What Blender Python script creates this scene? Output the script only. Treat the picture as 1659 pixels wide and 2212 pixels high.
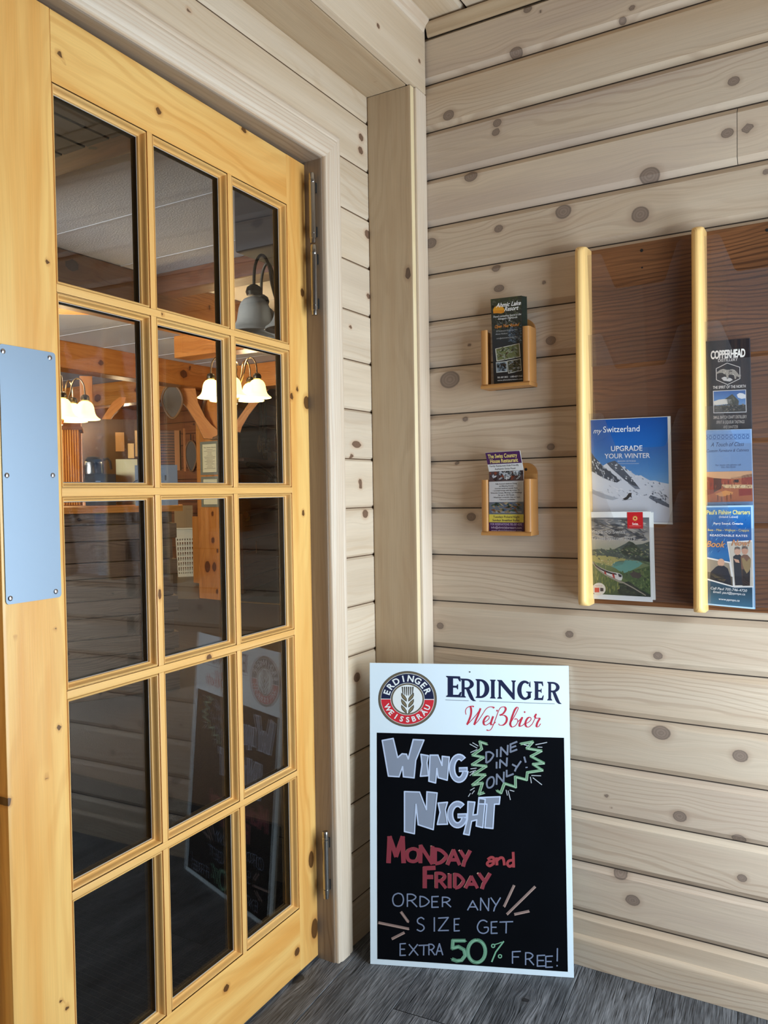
import bpy, bmesh, math, random
import numpy as np
from mathutils import Vector, Matrix
from mathutils.geometry import tessellate_polygon

random.seed(7)
C = bpy.context.scene.collection
for _o in list(bpy.data.objects):
    bpy.data.objects.remove(_o)

# ------------------------------------------------------------------ camera
F_PX, CXP, CYP = 1733.2, 829.5, 1106.0
CAM = np.array([0.0, 0.0, 1.2])
_yaw, _pit, _rol = math.radians(30.586), math.radians(-1.460), math.radians(-0.878)
_f = np.array([-math.sin(_yaw) * math.cos(_pit), math.cos(_yaw) * math.cos(_pit), math.sin(_pit)])
_r = np.array([math.cos(_yaw), math.sin(_yaw), 0.0])
_u = np.cross(_r, _f)
CR = math.cos(_rol) * _r + math.sin(_rol) * _u
CU = -math.sin(_rol) * _r + math.cos(_rol) * _u
CF = _f
cam = bpy.data.objects.new('camera', bpy.data.cameras.new('camera'))
C.objects.link(cam)
m = Matrix.Identity(4)
for i in range(3):
    m[i][0], m[i][1], m[i][2], m[i][3] = CR[i], CU[i], -CF[i], CAM[i]
cam.matrix_world = m
cam.data.sensor_fit = 'VERTICAL'
cam.data.sensor_height = 36.0
cam.data.lens = F_PX / 2212.0 * 36.0
cam.data.clip_start = 0.02
S = bpy.context.scene
S.camera = cam

# ------------------------------------------------------------------ exposure, world, daylight
S.view_settings.view_transform = 'Standard'
S.view_settings.look = 'None'
S.view_settings.gamma = 1.0
S.view_settings.use_curve_mapping = False
S.view_settings.exposure = 0.20
S.cycles.max_bounces = 10
S.cycles.diffuse_bounces = 5
S.cycles.glossy_bounces = 5
S.cycles.transparent_max_bounces = 16
S.cycles.sample_clamp_indirect = 4.0

W = bpy.data.worlds.new('world')
S.world = W
W.use_nodes = True
W.node_tree.nodes['Background'].inputs[0].default_value = (0.62, 0.78, 1.0, 1)
W.node_tree.nodes['Background'].inputs[1].default_value = 0.25


def area(name, loc, look, sx, sy, power, col):
    d = bpy.data.lights.new(name, 'AREA')
    d.shape = 'RECTANGLE'
    d.size, d.size_y = sx, sy
    d.energy = power
    d.color = col
    o = bpy.data.objects.new(name, d)
    C.objects.link(o)
    o.location = loc
    o.rotation_euler = (Vector(look) - Vector(loc)).to_track_quat('-Z', 'Y').to_euler()
    return o


# added lamps: daylight through an assumed glazed side of the porch (right of the frame) and an assumed porch door behind
area('assumed_side_window_light', (0.52, 1.40, 0.98), (-1.15, 1.42, 1.05), 0.98, 1.60, 39.0, (0.76, 0.89, 1.0))
area('assumed_porch_door_light', (-0.1, -1.36, 1.15), (-0.3, 1.9, 1.1), 1.3, 1.8, 0.8, (0.80, 0.91, 1.0))


def point(name, loc, power, col=(1.0, 0.76, 0.46), rad=0.06):
    d = bpy.data.lights.new(name, 'POINT')
    d.energy = power
    d.color = col
    d.shadow_soft_size = rad
    o = bpy.data.objects.new(name, d)
    C.objects.link(o)
    o.location = loc
    return o


# ------------------------------------------------------------------ pixel helpers (photograph is 1659 x 2212)
def ray(px, py):
    return (px - CXP) / F_PX * CR - (py - CYP) / F_PX * CU + CF


def on(px, py, ax, val):
    d = ray(px, py)
    return CAM + d * ((val - CAM[ax]) / d[ax])


def onpl(px, py, P, N):
    d = ray(px, py)
    N = np.array(N)
    return CAM + d * ((N @ (np.array(P) - CAM)) / (N @ d))


def at(px, py, dist):
    d = ray(px, py)
    return CAM + d / np.linalg.norm(d) * dist


def V3(*a):
    return np.array(a, float)


def nrm(v):
    v = np.array(v, float)
    return v / np.linalg.norm(v)


# ------------------------------------------------------------------ object helpers
def tag(o, label=None, cat=None, group=None, kind=None):
    if label: o['label'] = label
    if cat: o['category'] = cat
    if group: o['group'] = group
    if kind: o['kind'] = kind
    return o


def thing(name, loc, label, cat, group=None, kind=None, rz=0.0):
    o = bpy.data.objects.new(name, None)
    C.objects.link(o)
    o.empty_display_size = 0.05
    o.location = [float(x) for x in loc]
    o.rotation_euler[2] = rz
    return tag(o, label, cat, group, kind)


def link(name, me, parent=None):
    """me is in world coordinates; a parent is an unrotated Empty (or a child of one)."""
    o = bpy.data.objects.new(name, me)
    C.objects.link(o)
    if parent is not None:
        o.parent = parent
        t = Vector((0, 0, 0))
        p = parent
        while p is not None:
            t += p.location
            p = p.parent
        me.transform(Matrix.Translation(-t))
    else:
        # put the origin at the bottom centre of the mesh
        n = len(me.vertices)
        co = np.empty(n * 3)
        me.vertices.foreach_get('co', co)
        co = co.reshape(-1, 3)
        b = (co.min(0) + co.max(0)) / 2
        b[2] = co[:, 2].min()
        me.transform(Matrix.Translation(Vector([-float(x) for x in b])))
        o.location = [float(x) for x in b]
    return o


def copy_tree(o, parent=None):
    c = o.copy()
    C.objects.link(c)
    if parent is not None:
        c.parent = parent
    for ch in list(o.children):
        copy_tree(ch, c)
    return c


def smooth(me, ang=35):
    me.polygons.foreach_set('use_smooth', [True] * len(me.polygons))
    me.set_sharp_from_angle(angle=math.radians(ang))


class MB:
    """collects simple solids (world coordinates) into ONE mesh with material slots"""

    def __init__(s):
        s.bm = bmesh.new()
        s.mi = 0

    def faces(s, pts, fs):
        vs = [s.bm.verts.new([float(c) for c in p]) for p in pts]
        for f in fs:
            try:
                fc = s.bm.faces.new([vs[i] for i in f])
                fc.material_index = s.mi
            except ValueError:
                pass
        return s

    def box(s, a, b):
        x0, y0, z0 = a
        x1, y1, z1 = b
        p = [(x0, y0, z0), (x1, y0, z0), (x1, y1, z0), (x0, y1, z0), (x0, y0, z1), (x1, y0, z1), (x1, y1, z1), (x0, y1, z1)]
        return s.faces(p, [(0, 3, 2, 1), (4, 5, 6, 7), (0, 1, 5, 4), (1, 2, 6, 5), (2, 3, 7, 6), (3, 0, 4, 7)])

    def obox(s, O, ex, ey, ez, bev=0.0):
        """oriented box from corner O with edge vectors"""
        O, ex, ey, ez = map(np.array, (O, ex, ey, ez))
        p = [O, O + ex, O + ex + ey, O + ey, O + ez, O + ex + ez, O + ex + ey + ez, O + ey + ez]
        return s.faces(p, [(0, 3, 2, 1), (4, 5, 6, 7), (0, 1, 5, 4), (1, 2, 6, 5), (2, 3, 7, 6), (3, 0, 4, 7)])

    def prism(s, pts, ez):
        """polygon pts (3-D, planar) extruded by vector ez"""
        pts = [np.array(p, float) for p in pts]
        ez = np.array(ez, float)
        n = len(pts)
        tri = tessellate_polygon([[Vector(p) for p in pts]])
        P = pts + [p + ez for p in pts]
        fs = [tuple(t) for t in tri] + [tuple(n + i for i in reversed(t)) for t in tri]
        fs += [(i, (i + 1) % n, n + (i + 1) % n, n + i) for i in range(n)]
        return s.faces(P, fs)

    def tube(s, path, rad, seg=10, caps=True):
        path = [np.array(p, float) for p in path]
        n = len(path)
        rr = rad if hasattr(rad, '__len__') else [rad] * n
        up = None
        P, Fs = [], []
        for i in range(n):
            t = nrm(path[min(i + 1, n - 1)] - path[max(i - 1, 0)])
            if up is None:
                up = nrm(np.cross(t, [0.3, 0.2, 1.0]) if abs(t[2]) < .95 else np.cross(t, [1, 0, 0]))
            up = nrm(up - t * (up @ t))
            w = np.cross(t, up)
            for k in range(seg):
                a = 2 * math.pi * k / seg
                P.append(path[i] + rr[i] * (math.cos(a) * up + math.sin(a) * w))
        for i in range(n - 1):
            for k in range(seg):
                k2 = (k + 1) % seg
                Fs.append((i * seg + k, i * seg + k2, (i + 1) * seg + k2, (i + 1) * seg + k))
        if caps:
            Fs.append(tuple(range(seg - 1, -1, -1)))
            Fs.append(tuple((n - 1) * seg + k for k in range(seg)))
        return s.faces(P, Fs)

    def lathe(s, O, prof, seg=28, ax=(0, 0, 1)):
        """prof: (radius, height) pairs, revolved about ax through O"""
        ax = nrm(ax)
        e1 = nrm(np.cross(ax, [1, 0, 0]) if abs(ax[0]) < .9 else np.cross(ax, [0, 1, 0]))
        e2 = np.cross(ax, e1)
        P, Fs = [], []
        for (r, h) in prof:
            for k in range(seg):
                a = 2 * math.pi * k / seg
                P.append(np.array(O) + ax * h + max(r, 1e-5) * (math.cos(a) * e1 + math.sin(a) * e2))
        for i in range(len(prof) - 1):
            for k in range(seg):
                k2 = (k + 1) % seg
                Fs.append((i * seg + k, i * seg + k2, (i + 1) * seg + k2, (i + 1) * seg + k))
        return s.faces(P, Fs)

    def mesh(s, name, mats, ang=35, recalc=True):
        bmesh.ops.remove_doubles(s.bm, verts=s.bm.verts, dist=1e-6)
        if recalc:
            bmesh.ops.recalc_face_normals(s.bm, faces=s.bm.faces)
        me = bpy.data.meshes.new(name)
        s.bm.to_mesh(me)
        s.bm.free()
        for m_ in (mats if isinstance(mats, (list, tuple)) else [mats]):
            me.materials.append(m_)
        smooth(me, ang)
        return me

    def build(s, name, mats, parent=None, ang=35, recalc=True):
        return link(name, s.mesh(name, mats, ang, recalc), parent)


# ------------------------------------------------------------------ wood: boards with grain coordinates
class Wood:
    def __init__(s):
        s.V, s.F, s.G, s.K, s.T, s.n = [], [], [], [], [], 0

    def add(s, P, faces, g, kd, ti):
        s.V.append(P)
        s.F.append(faces + s.n)
        s.G.append(g)
        s.K.append(kd)
        s.T.append(np.full(len(P), ti))
        s.n += len(P)

    def board(s, O, U, Vv, N, L, prof, ru=0.03, rv=0.012, knots=(), seed=None, tint=None, caps=True, taper=0.0, grain=None):
        """profile (v, n) swept along U for length L.  knots: (u, v, r[, aspect])"""
        O, U, Vv, N = (np.array(a, float) for a in (O, U, Vv, N))
        seed = random.random() * 50 if seed is None else seed
        tint = random.uniform(-1, 1) if tint is None else tint
        pts = []
        for i in range(len(prof) - 1):
            a, b = np.array(prof[i], float), np.array(prof[i + 1], float)
            k = max(1, int(math.ceil(np.linalg.norm(b - a) / rv)))
            for j in range(k):
                pts.append(a + (b - a) * j / k)
        pts.append(np.array(prof[-1], float))
        pts = np.array(pts)
        nu = max(1, int(math.ceil(L / ru)))
        us = np.linspace(0, L, nu + 1)
        if taper > 0:
            us = np.unique(np.concatenate([us, taper * np.array([.08, .2, .4, .7, 1]), L - taper * np.array([.08, .2, .4, .7, 1])]))
        nu = len(us) - 1
        m_ = len(pts)
        uu, vv = np.repeat(us, m_), np.tile(pts[:, 0], nu + 1)
        nn = np.tile(pts[:, 1], nu + 1)
        if taper > 0:
            e = np.maximum(0, 1 - np.minimum(uu, L - uu) / taper)
            f = np.sqrt(np.maximum(0, 1 - e * e))
            nmin, nmax = pts[:, 1].min(), pts[:, 1].max()
            hi = (nn - nmin) / (nmax - nmin)
            nn = nn - hi * (1 - f) * min(taper, (nmax - nmin) * .6)
        P = O + uu[:, None] * U + vv[:, None] * Vv + nn[:, None] * N
        gu, gv = uu.copy(), vv - nn
        w = np.zeros_like(gv)
        kd = np.full(len(uu), 9.0)
        for kn in knots:
            ku, kv, kr = kn[:3]
            asp = kn[3] if len(kn) > 3 else 1.25
            dx, dy = uu - ku, vv - kv
            E = np.exp(-(dx / (kr * 3.2)) ** 2 - (dy / (kr * 2.4)) ** 2)
            gv = gv - dy * .75 * E
            d = np.sqrt((dx / (kr * asp)) ** 2 + (dy / kr) ** 2)
            kd = np.minimum(kd, d)
        if grain is not None:
            gu, gv = gu * grain, gv * grain
        G = np.stack([gu + seed * 3.7, gv + seed * 1.9, np.full(len(gu), seed)], 1)
        i = np.arange(nu)[:, None]
        j = np.arange(m_ - 1)[None, :]
        q = np.stack([i * m_ + j, i * m_ + j + 1, (i + 1) * m_ + j + 1, (i + 1) * m_ + j], -1).reshape(-1, 4)
        s.add(P, q, G, np.clip(kd, 0, 9), tint)
        if caps and m_ > 3:
            for row, rev in ((0, False), (nu, True)):
                c = s.n
                base = P[row * m_:(row + 1) * m_]
                cen = base.mean(0)
                Pc = np.vstack([base, cen])
                Gc = np.vstack([G[row * m_:(row + 1) * m_], G[row * m_:(row + 1) * m_].mean(0)])
                fs = np.array([[k, (k + 1) % m_, m_, m_] for k in range(m_)])
                s.add(Pc, fs, Gc, np.full(m_ + 1, 9.0), tint)
        return s

    def sweep(s, path, ex, ey_w, d, seed=None, tint=None):
        """rectangular section along a curved path; width along ex (constant), depth d in the curve's plane"""
        path = [np.array(p, float) for p in path]
        ex = np.array(ex, float)
        seed = random.random() * 50 if seed is None else seed
        tint = random.uniform(-1, 1) if tint is None else tint
        P, G, q = [], [], []
        n = len(path)
        acc = 0
        for i in range(n):
            t = nrm(path[min(i + 1, n - 1)] - path[max(i - 1, 0)])
            nn = nrm(np.cross(t, ex))
            if i: acc += np.linalg.norm(path[i] - path[i - 1])
            dd = d[i] if hasattr(d, '__len__') else d
            for (a, b) in ((0, -.5), (1, -.5), (1, .5), (0, .5)):
                P.append(path[i] + ex * ey_w * (a - .5) + nn * dd * b)
                G.append((acc + seed * 3.7, a * ey_w + b * dd + seed * 1.9, seed))
        for i in range(n - 1):
            for k in range(4):
                q.append((i * 4 + k, i * 4 + (k + 1) % 4, (i + 1) * 4 + (k + 1) % 4, (i + 1) * 4 + k))
        q.append((0, 1, 2, 3))
        q.append(tuple((n - 1) * 4 + k for k in range(4)))
        s.add(np.array(P), np.array(q), np.array(G), np.full(len(P), 9.0), tint)
        return s

    def mesh(s, name, mat, ang=35):
        Vv = np.concatenate(s.V).astype(np.float32)
        Fq = np.concatenate(s.F)
        G = np.concatenate(s.G).astype(np.float32)
        K = np.concatenate(s.K).astype(np.float32)
        T = np.concatenate(s.T).astype(np.float32)
        tri = Fq[:, 2] == Fq[:, 3]
        me = bpy.data.meshes.new(name)
        quads, tris = Fq[~tri], Fq[tri][:, :3]
        nq, nt = len(quads), len(tris)
        me.vertices.add(len(Vv))
        me.vertices.foreach_set('co', Vv.ravel())
        me.loops.add(nq * 4 + nt * 3)
        me.loops.foreach_set('vertex_index', np.concatenate([quads.ravel(), tris.ravel()]).astype(np.int32))
        me.polygons.add(nq + nt)
        me.polygons.foreach_set('loop_start', np.concatenate([np.arange(nq) * 4, nq * 4 + np.arange(nt) * 3]).astype(np.int32))
        me.update(calc_edges=True)
        me.attributes.new('gc', 'FLOAT_VECTOR', 'POINT').data.foreach_set('vector', G.ravel())
        me.attributes.new('kd', 'FLOAT', 'POINT').data.foreach_set('value', K)
        me.attributes.new('ti', 'FLOAT', 'POINT').data.foreach_set('value', T)
        me.validate()
        bm = bmesh.new()
        bm.from_mesh(me)
        bmesh.ops.recalc_face_normals(bm, faces=bm.faces)
        bm.to_mesh(me)
        bm.free()
        me.materials.append(mat)
        smooth(me, ang)
        return me

    def build(s, name, mat, parent=None, ang=35):
        return link(name, s.mesh(name, mat, ang), parent)


def pbox(w, t, b=0.002):
    """closed rectangular section: v 0..w, n -t..0, small arrises"""
    return [(0, -t + b), (0, -b), (b * .3, -b * .3), (b, 0), (w - b, 0), (w - b * .3, -b * .3), (w, -b), (w, -t + b), (w - b, -t), (b, -t), (0, -t + b)]


def pplank(w, r=0.009, d=0.009):
    """T&G plank face with rounded-over edges, open at the back"""
    e = [(0.0003, -d - .003), (0.0006, -d), (r, 0)]
    return e + [(w - a, b) for a, b in reversed(e)]


# ------------------------------------------------------------------ materials
def lin(c):
    return tuple((x / 12.92 if x <= .04045 else ((x + .055) / 1.055) ** 2.4) for x in [v / 255.0 for v in c])


def mat(name):
    m_ = bpy.data.materials.new(name)
    m_.use_nodes = True
    nt = m_.node_tree
    return m_, nt, nt.nodes['Principled BSDF']


def simple(name, col, rough=.5, metal=0.0, spec=.5, noise=0.0, nscale=40, emis=None, estr=0, bump=0.0):
    m_, nt, b = mat(name)
    c = (*lin(col), 1)
    b.inputs['Base Color'].default_value = c
    b.inputs['Roughness'].default_value = rough
    b.inputs['Metallic'].default_value = metal
    b.inputs['Specular IOR Level'].default_value = spec
    if noise or bump:
        tc = nt.nodes.new('ShaderNodeTexCoord')
        n = nt.nodes.new('ShaderNodeTexNoise')
        n.inputs['Scale'].default_value = nscale
        n.inputs['Detail'].default_value = 5
        nt.links.new(tc.outputs['Object'], n.inputs['Vector'])
        if noise:
            mx = nt.nodes.new('ShaderNodeMix')
            mx.data_type = 'RGBA'
            mx.inputs[6].default_value = tuple(x * (1 - noise) for x in c[:3]) + (1,)
            mx.inputs[7].default_value = tuple(min(1, x * (1 + noise)) for x in c[:3]) + (1,)
            nt.links.new(n.outputs['Fac'], mx.inputs[0])
            nt.links.new(mx.outputs[2], b.inputs['Base Color'])
        if bump:
            bp = nt.nodes.new('ShaderNodeBump')
            bp.inputs['Strength'].default_value = bump
            bp.inputs['Distance'].default_value = 0.003
            nt.links.new(n.outputs['Fac'], bp.inputs['Height'])
            nt.links.new(bp.outputs[0], b.inputs['Normal'])
    if emis:
        b.inputs['Emission Color'].default_value = (*lin(emis), 1)
        b.inputs['Emission Strength'].default_value = estr
    return m_


def woodmat(name, base, light, line, core, halo, rough=.5, ringf=85., linea=.6, fine=.16, tintA=.10, warp=1.0, uscale=1.0, spec=.4, blotch=1.0, lo=.25, alt=None, sharp=.45):
    m_, nt, b = mat(name)
    N, Lk = nt.nodes, nt.links

    def nd(t, **k):
        n = N.new(t)
        for a, v in k.items():
            setattr(n, a, v)
        return n

    def mth(op, a, b_=None, c=None):
        n = nd('ShaderNodeMath', operation=op)
        for i_, x in enumerate((a, b_, c)):
            if x is None: continue
            if isinstance(x, (int, float)):
                n.inputs[i_].default_value = x
            else:
                Lk.new(x, n.inputs[i_])
        return n.outputs[0]

    def mixc(f, a, b_):
        n = nd('ShaderNodeMix', data_type='RGBA')
        for i_, x in ((0, f), (6, a), (7, b_)):
            if isinstance(x, tuple):
                n.inputs[i_].default_value = (*x, 1)
            elif isinstance(x, (int, float)):
                n.inputs[i_].default_value = x
            else:
                Lk.new(x, n.inputs[i_])
        return n.outputs[2]

    def ramp(x, a, b_, t='SMOOTHSTEP', o0=0., o1=1.):
        n = nd('ShaderNodeMapRange', interpolation_type=t)
        Lk.new(x, n.inputs[0])
        for i_, v in enumerate((a, b_, o0, o1)):
            n.inputs[i_ + 1].default_value = v
        return n.outputs[0]

    g = nd('ShaderNodeAttribute', attribute_name='gc')
    kd = nd('ShaderNodeAttribute', attribute_name='kd').outputs['Fac']
    ti = nd('ShaderNodeAttribute', attribute_name='ti').outputs['Fac']
    sp = nd('ShaderNodeSeparateXYZ')
    Lk.new(g.outputs['Vector'], sp.inputs[0])
    u, v, s = sp.outputs

    def noise(su, sv, off, det=3.0, rgh=.5):
        cb = nd('ShaderNodeCombineXYZ')
        Lk.new(mth('MULTIPLY', u, su * uscale), cb.inputs[0])
        Lk.new(mth('MULTIPLY', v, sv), cb.inputs[1])
        Lk.new(mth('ADD', s, off), cb.inputs[2])
        n = nd('ShaderNodeTexNoise')
        n.inputs['Scale'].default_value = 1.0
        n.inputs['Detail'].default_value = det
        n.inputs['Roughness'].default_value = rgh
        Lk.new(cb.outputs[0], n.inputs['Vector'])
        return n.outputs['Fac']

    n1 = noise(1.6, 7.0, 0.0, 2.5)
    n2 = noise(.9, 9.0, 11.0, 2.0)
    nf = noise(7.0, 420.0, 23.0, 3.0, .6)
    nb = noise(1.3, 16.0, 31.0, 3.0)
    nw = noise(6.0, 60.0, 41.0, 2.0)
    ph = mth('ADD', mth('MULTIPLY', v, ringf), mth('ADD', mth('MULTIPLY', n1, 9.0 * warp), mth('MULTIPLY', nw, .45)))
    sn = mth('ADD', mth('MULTIPLY', mth('SINE', mth('MULTIPLY', ph, 6.2832)), .5), .5)
    ln = ramp(sn, sharp, 1.0)
    md = ramp(n2, .38, .68, o0=lo, o1=1.0)
    lines = mth('MULTIPLY', mth('MULTIPLY', ln, md), linea)
    bs = lin(base)
    if alt:
        hv = mth('FRACT', mth('MULTIPLY', mth('SINE', mth('MULTIPLY', s, 12.9898)), 43.758))
        bs = mixc(hv, bs, lin(alt))
    col = mixc(mth('MULTIPLY', ramp(nb, .3, .7), blotch), bs, lin(light))
    col = mixc(lines, col, lin(line))
    fn = ramp(nf, .3, .7, 'LINEAR', 1 - fine, 1 + fine * .6)
    tn = mth('ADD', mth('MULTIPLY', ti, tintA), 1.0)
    mul = nd('ShaderNodeVectorMath', operation='SCALE')
    Lk.new(col, mul.inputs[0])
    Lk.new(mth('MULTIPLY', fn, tn), mul.inputs[3])
    col = mul.outputs[0]
    kn = mth('ADD', kd, mth('MULTIPLY', mth('ADD', nw, -.5), .55))
    hal = ramp(kn, .95, 1.9, o0=.42, o1=0.)
    col = mixc(hal, col, lin(halo))
    rings = mth('ADD', mth('MULTIPLY', mth('SINE', mth('MULTIPLY', kn, 19.0)), .3), .7)
    cor = ramp(kn, .92, 1.08, o0=1., o1=0.)
    edge = mth('MULTIPLY', ramp(kn, .6, .95, o0=0., o1=1.), cor)
    kcol = mixc(rings, tuple(x * .55 for x in lin(core)), lin(core))
    kcol = mixc(mth('MULTIPLY', edge, .5), kcol, tuple(x * .45 for x in lin(core)))
    col = mixc(mth('MULTIPLY', cor, .85), col, kcol)
    Lk.new(col, b.inputs['Base Color'])
    b.inputs['Roughness'].default_value = rough
    b.inputs['Specular IOR Level'].default_value = spec
    bp = nd('ShaderNodeBump')
    bp.inputs['Strength'].default_value = .12
    bp.inputs['Distance'].default_value = .001
    Lk.new(nf, bp.inputs['Height'])
    Lk.new(bp.outputs[0], b.inputs['Normal'])
    return m_


def glassmat(name, tint, k=1.0, rough=0.0, haze=0.0, base=.045):
    """thin clear sheet: transparent with a facing-dependent mirror reflection"""
    m_, nt, b = mat(name)
    N, Lk = nt.nodes, nt.links
    N.remove(b)
    out = N['Material Output']
    tr = N.new('ShaderNodeBsdfTransparent')
    tr.inputs[0].default_value = (*tint, 1)
    gl = N.new('ShaderNodeBsdfGlossy')
    gl.inputs['Roughness'].default_value = rough
    gl.inputs[0].default_value = (1, 1, 1, 1)
    lw = N.new('ShaderNodeLayerWeight')
    lw.inputs[0].default_value = .5
    pw = N.new('ShaderNodeMath'); pw.operation = 'POWER'
    Lk.new(lw.outputs['Facing'], pw.inputs[0]); pw.inputs[1].default_value = 5.0
    ma = N.new('ShaderNodeMath'); ma.operation = 'MULTIPLY_ADD'
    Lk.new(pw.outputs[0], ma.inputs[0]); ma.inputs[1].default_value = .95; ma.inputs[2].default_value = base
    mk = N.new('ShaderNodeMath'); mk.operation = 'MULTIPLY'; mk.use_clamp = True
    Lk.new(ma.outputs[0], mk.inputs[0]); mk.inputs[1].default_value = k
    mx = N.new('ShaderNodeMixShader')
    Lk.new(mk.outputs[0], mx.inputs[0]); Lk.new(tr.outputs[0], mx.inputs[1]); Lk.new(gl.outputs[0], mx.inputs[2])
    last = mx.outputs[0]
    if haze:
        df = N.new('ShaderNodeBsdfDiffuse'); df.inputs[0].default_value = (.8, .8, .82, 1)
        m2 = N.new('ShaderNodeMixShader'); m2.inputs[0].default_value = haze
        Lk.new(last, m2.inputs[1]); Lk.new(df.outputs[0], m2.inputs[2])
        last = m2.outputs[0]
    Lk.new(last, out.inputs[0])
    return m_


M = {}
M['white_pine'] = woodmat('whitewashed_pine', (196, 172, 144), (204, 186, 164), (150, 120, 98), (134, 116, 104), (156, 130, 110), rough=.55, ringf=70, linea=.34, fine=.08, tintA=.06, lo=.05, alt=(190, 172, 156), sharp=.6)
M['pale_pine'] = woodmat('pale_whitewashed_pine', (208, 184, 152), (218, 200, 176), (188, 156, 118), (104, 70, 50), (186, 142, 108), rough=.55, ringf=60, linea=.28, fine=.06, tintA=.04, lo=.05, alt=(204, 186, 164), sharp=.6)
M['trim_pine'] = woodmat('plain_whitewashed_trim', (186, 160, 128), (194, 172, 142), (160, 132, 102), (96, 74, 62), (150, 118, 92), rough=.55, ringf=30, linea=.2, fine=.08, tintA=.03)
M['casing'] = woodmat('door_casing_pine', (216, 196, 172), (226, 210, 190), (190, 150, 112), (120, 80, 60), (190, 150, 110), rough=.5, ringf=110, linea=.4, fine=.08, tintA=.03, warp=.4)
M['jamb'] = woodmat('grey_stained_jamb', (138, 118, 98), (150, 134, 116), (104, 82, 64), (60, 44, 36), (100, 76, 60), rough=.5, ringf=60, linea=.45, fine=.12, tintA=.03)
M['edge_pine'] = woodmat('raw_board_edge', (228, 206, 160), (236, 218, 180), (210, 176, 120), (120, 80, 60), (190, 150, 110), rough=.55, ringf=60, linea=.2, fine=.05, tintA=.02)
M['honey'] = woodmat('varnished_honey_pine', (234, 170, 86), (247, 200, 120), (206, 134, 54), (64, 28, 12), (176, 102, 42), rough=.30, ringf=30, linea=.34, fine=.05, tintA=.05, warp=.8, spec=.5, alt=(230, 164, 82))
M['honey_mould'] = woodmat('varnished_pine_moulding', (232, 176, 100), (238, 190, 118), (206, 138, 66), (72, 32, 14), (168, 96, 40), rough=.3, ringf=60, linea=.2, fine=.05, tintA=.03, spec=.5)
M['oak'] = woodmat('brown_oak_panel', (112, 72, 44), (128, 84, 52), (62, 36, 22), (60, 36, 22), (90, 56, 34), rough=.4, ringf=95, linea=.75, fine=.28, tintA=.02, warp=1.3, uscale=1.2)
M['ash_post'] = woodmat('light_ash_post', (226, 182, 112), (236, 198, 132), (206, 152, 84), (150, 100, 50), (190, 140, 80), rough=.35, ringf=210, linea=.55, fine=.14, tintA=.02, warp=.35)
M['holder'] = woodmat('golden_oak_holder', (176, 122, 66), (190, 138, 80), (140, 90, 44), (90, 56, 30), (140, 90, 50), rough=.4, ringf=180, linea=.35, fine=.12, tintA=.03, warp=.4)
M['floor_vinyl'] = woodmat('grey_vinyl_plank', (82, 84, 88), (122, 124, 128), (48, 48, 52), (46, 44, 44), (70, 68, 68), rough=.5, ringf=60, linea=.5, fine=.95, tintA=.07, warp=1.2, spec=.3, uscale=2.2)
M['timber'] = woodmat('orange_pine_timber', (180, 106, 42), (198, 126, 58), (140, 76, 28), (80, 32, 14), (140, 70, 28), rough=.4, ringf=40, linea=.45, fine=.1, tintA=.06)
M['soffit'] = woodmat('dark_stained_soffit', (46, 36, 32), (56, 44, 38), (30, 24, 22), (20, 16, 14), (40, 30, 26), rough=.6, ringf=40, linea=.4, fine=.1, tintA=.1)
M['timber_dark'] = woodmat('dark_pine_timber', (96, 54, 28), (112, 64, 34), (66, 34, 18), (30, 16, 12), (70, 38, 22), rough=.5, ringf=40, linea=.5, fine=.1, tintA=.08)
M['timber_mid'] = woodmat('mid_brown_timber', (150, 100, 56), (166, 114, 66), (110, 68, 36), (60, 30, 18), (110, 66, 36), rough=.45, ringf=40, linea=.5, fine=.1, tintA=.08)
M['lobby_plank'] = woodmat('brown_pine_wall_plank', (118, 68, 36), (132, 80, 44), (86, 46, 24), (44, 22, 14), (90, 48, 28), rough=.5, ringf=50, linea=.5, fine=.12, tintA=.16)
M['counter_log'] = woodmat('weathered_squared_log', (96, 74, 58), (116, 92, 72), (62, 44, 34), (34, 24, 20), (70, 52, 40), rough=.6, ringf=60, linea=.6, fine=.3, tintA=.12, warp=1.3)
M['cabinet_pine'] = woodmat('orange_beadboard_pine', (196, 118, 46), (212, 136, 62), (160, 84, 30), (90, 40, 16), (150, 80, 34), rough=.4, ringf=80, linea=.4, fine=.1, tintA=.06)
M['glass'] = glassmat('door_glass', (.95, .95, .94), k=.85)
M['window_glass'] = glassmat('window_glass', (.97, .98, .98), k=1.0)
M['acrylic'] = glassmat('clear_acrylic', (.95, .94, .94), k=.75, rough=.03, haze=.012)
M['alu'] = simple('satin_aluminium', (138, 156, 174), rough=.42, metal=.5, spec=.5)
M['steel'] = simple('brushed_steel_hinge', (176, 172, 166), rough=.22, metal=1.0)
M['screw'] = simple('polished_screw', (200, 200, 205), rough=.2, metal=1.0)
M['black'] = simple('black_gap', (10, 9, 9), rough=.8)
M['spacer'] = simple('glazing_spacer_black', (5, 5, 5), rough=.8, spec=.1)
M['gasket'] = simple('white_glazing_tape', (196, 198, 196), rough=.5)
M['board_white'] = simple('white_board_laminate', (224, 240, 250), rough=.32)
M['slate'] = simple('black_chalk_surface', (6, 8, 13), rough=.85, spec=.06, noise=.35, nscale=9)
M['paper'] = simple('white_paper', (226, 226, 222), rough=.6)
M['plastic_white'] = simple('cream_plastic', (222, 206, 170), rough=.45)
M['stucco'] = simple('white_stucco', (202, 198, 194), rough=.9, noise=.08, nscale=120, bump=.9)
M['carpet'] = simple('brown_grey_carpet', (70, 58, 50), rough=.95, noise=.3, nscale=160, bump=.5)
M['mat_black'] = simple('black_ribbed_mat', (19, 18, 20), rough=.9, noise=.5, nscale=260, bump=.8)
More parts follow.
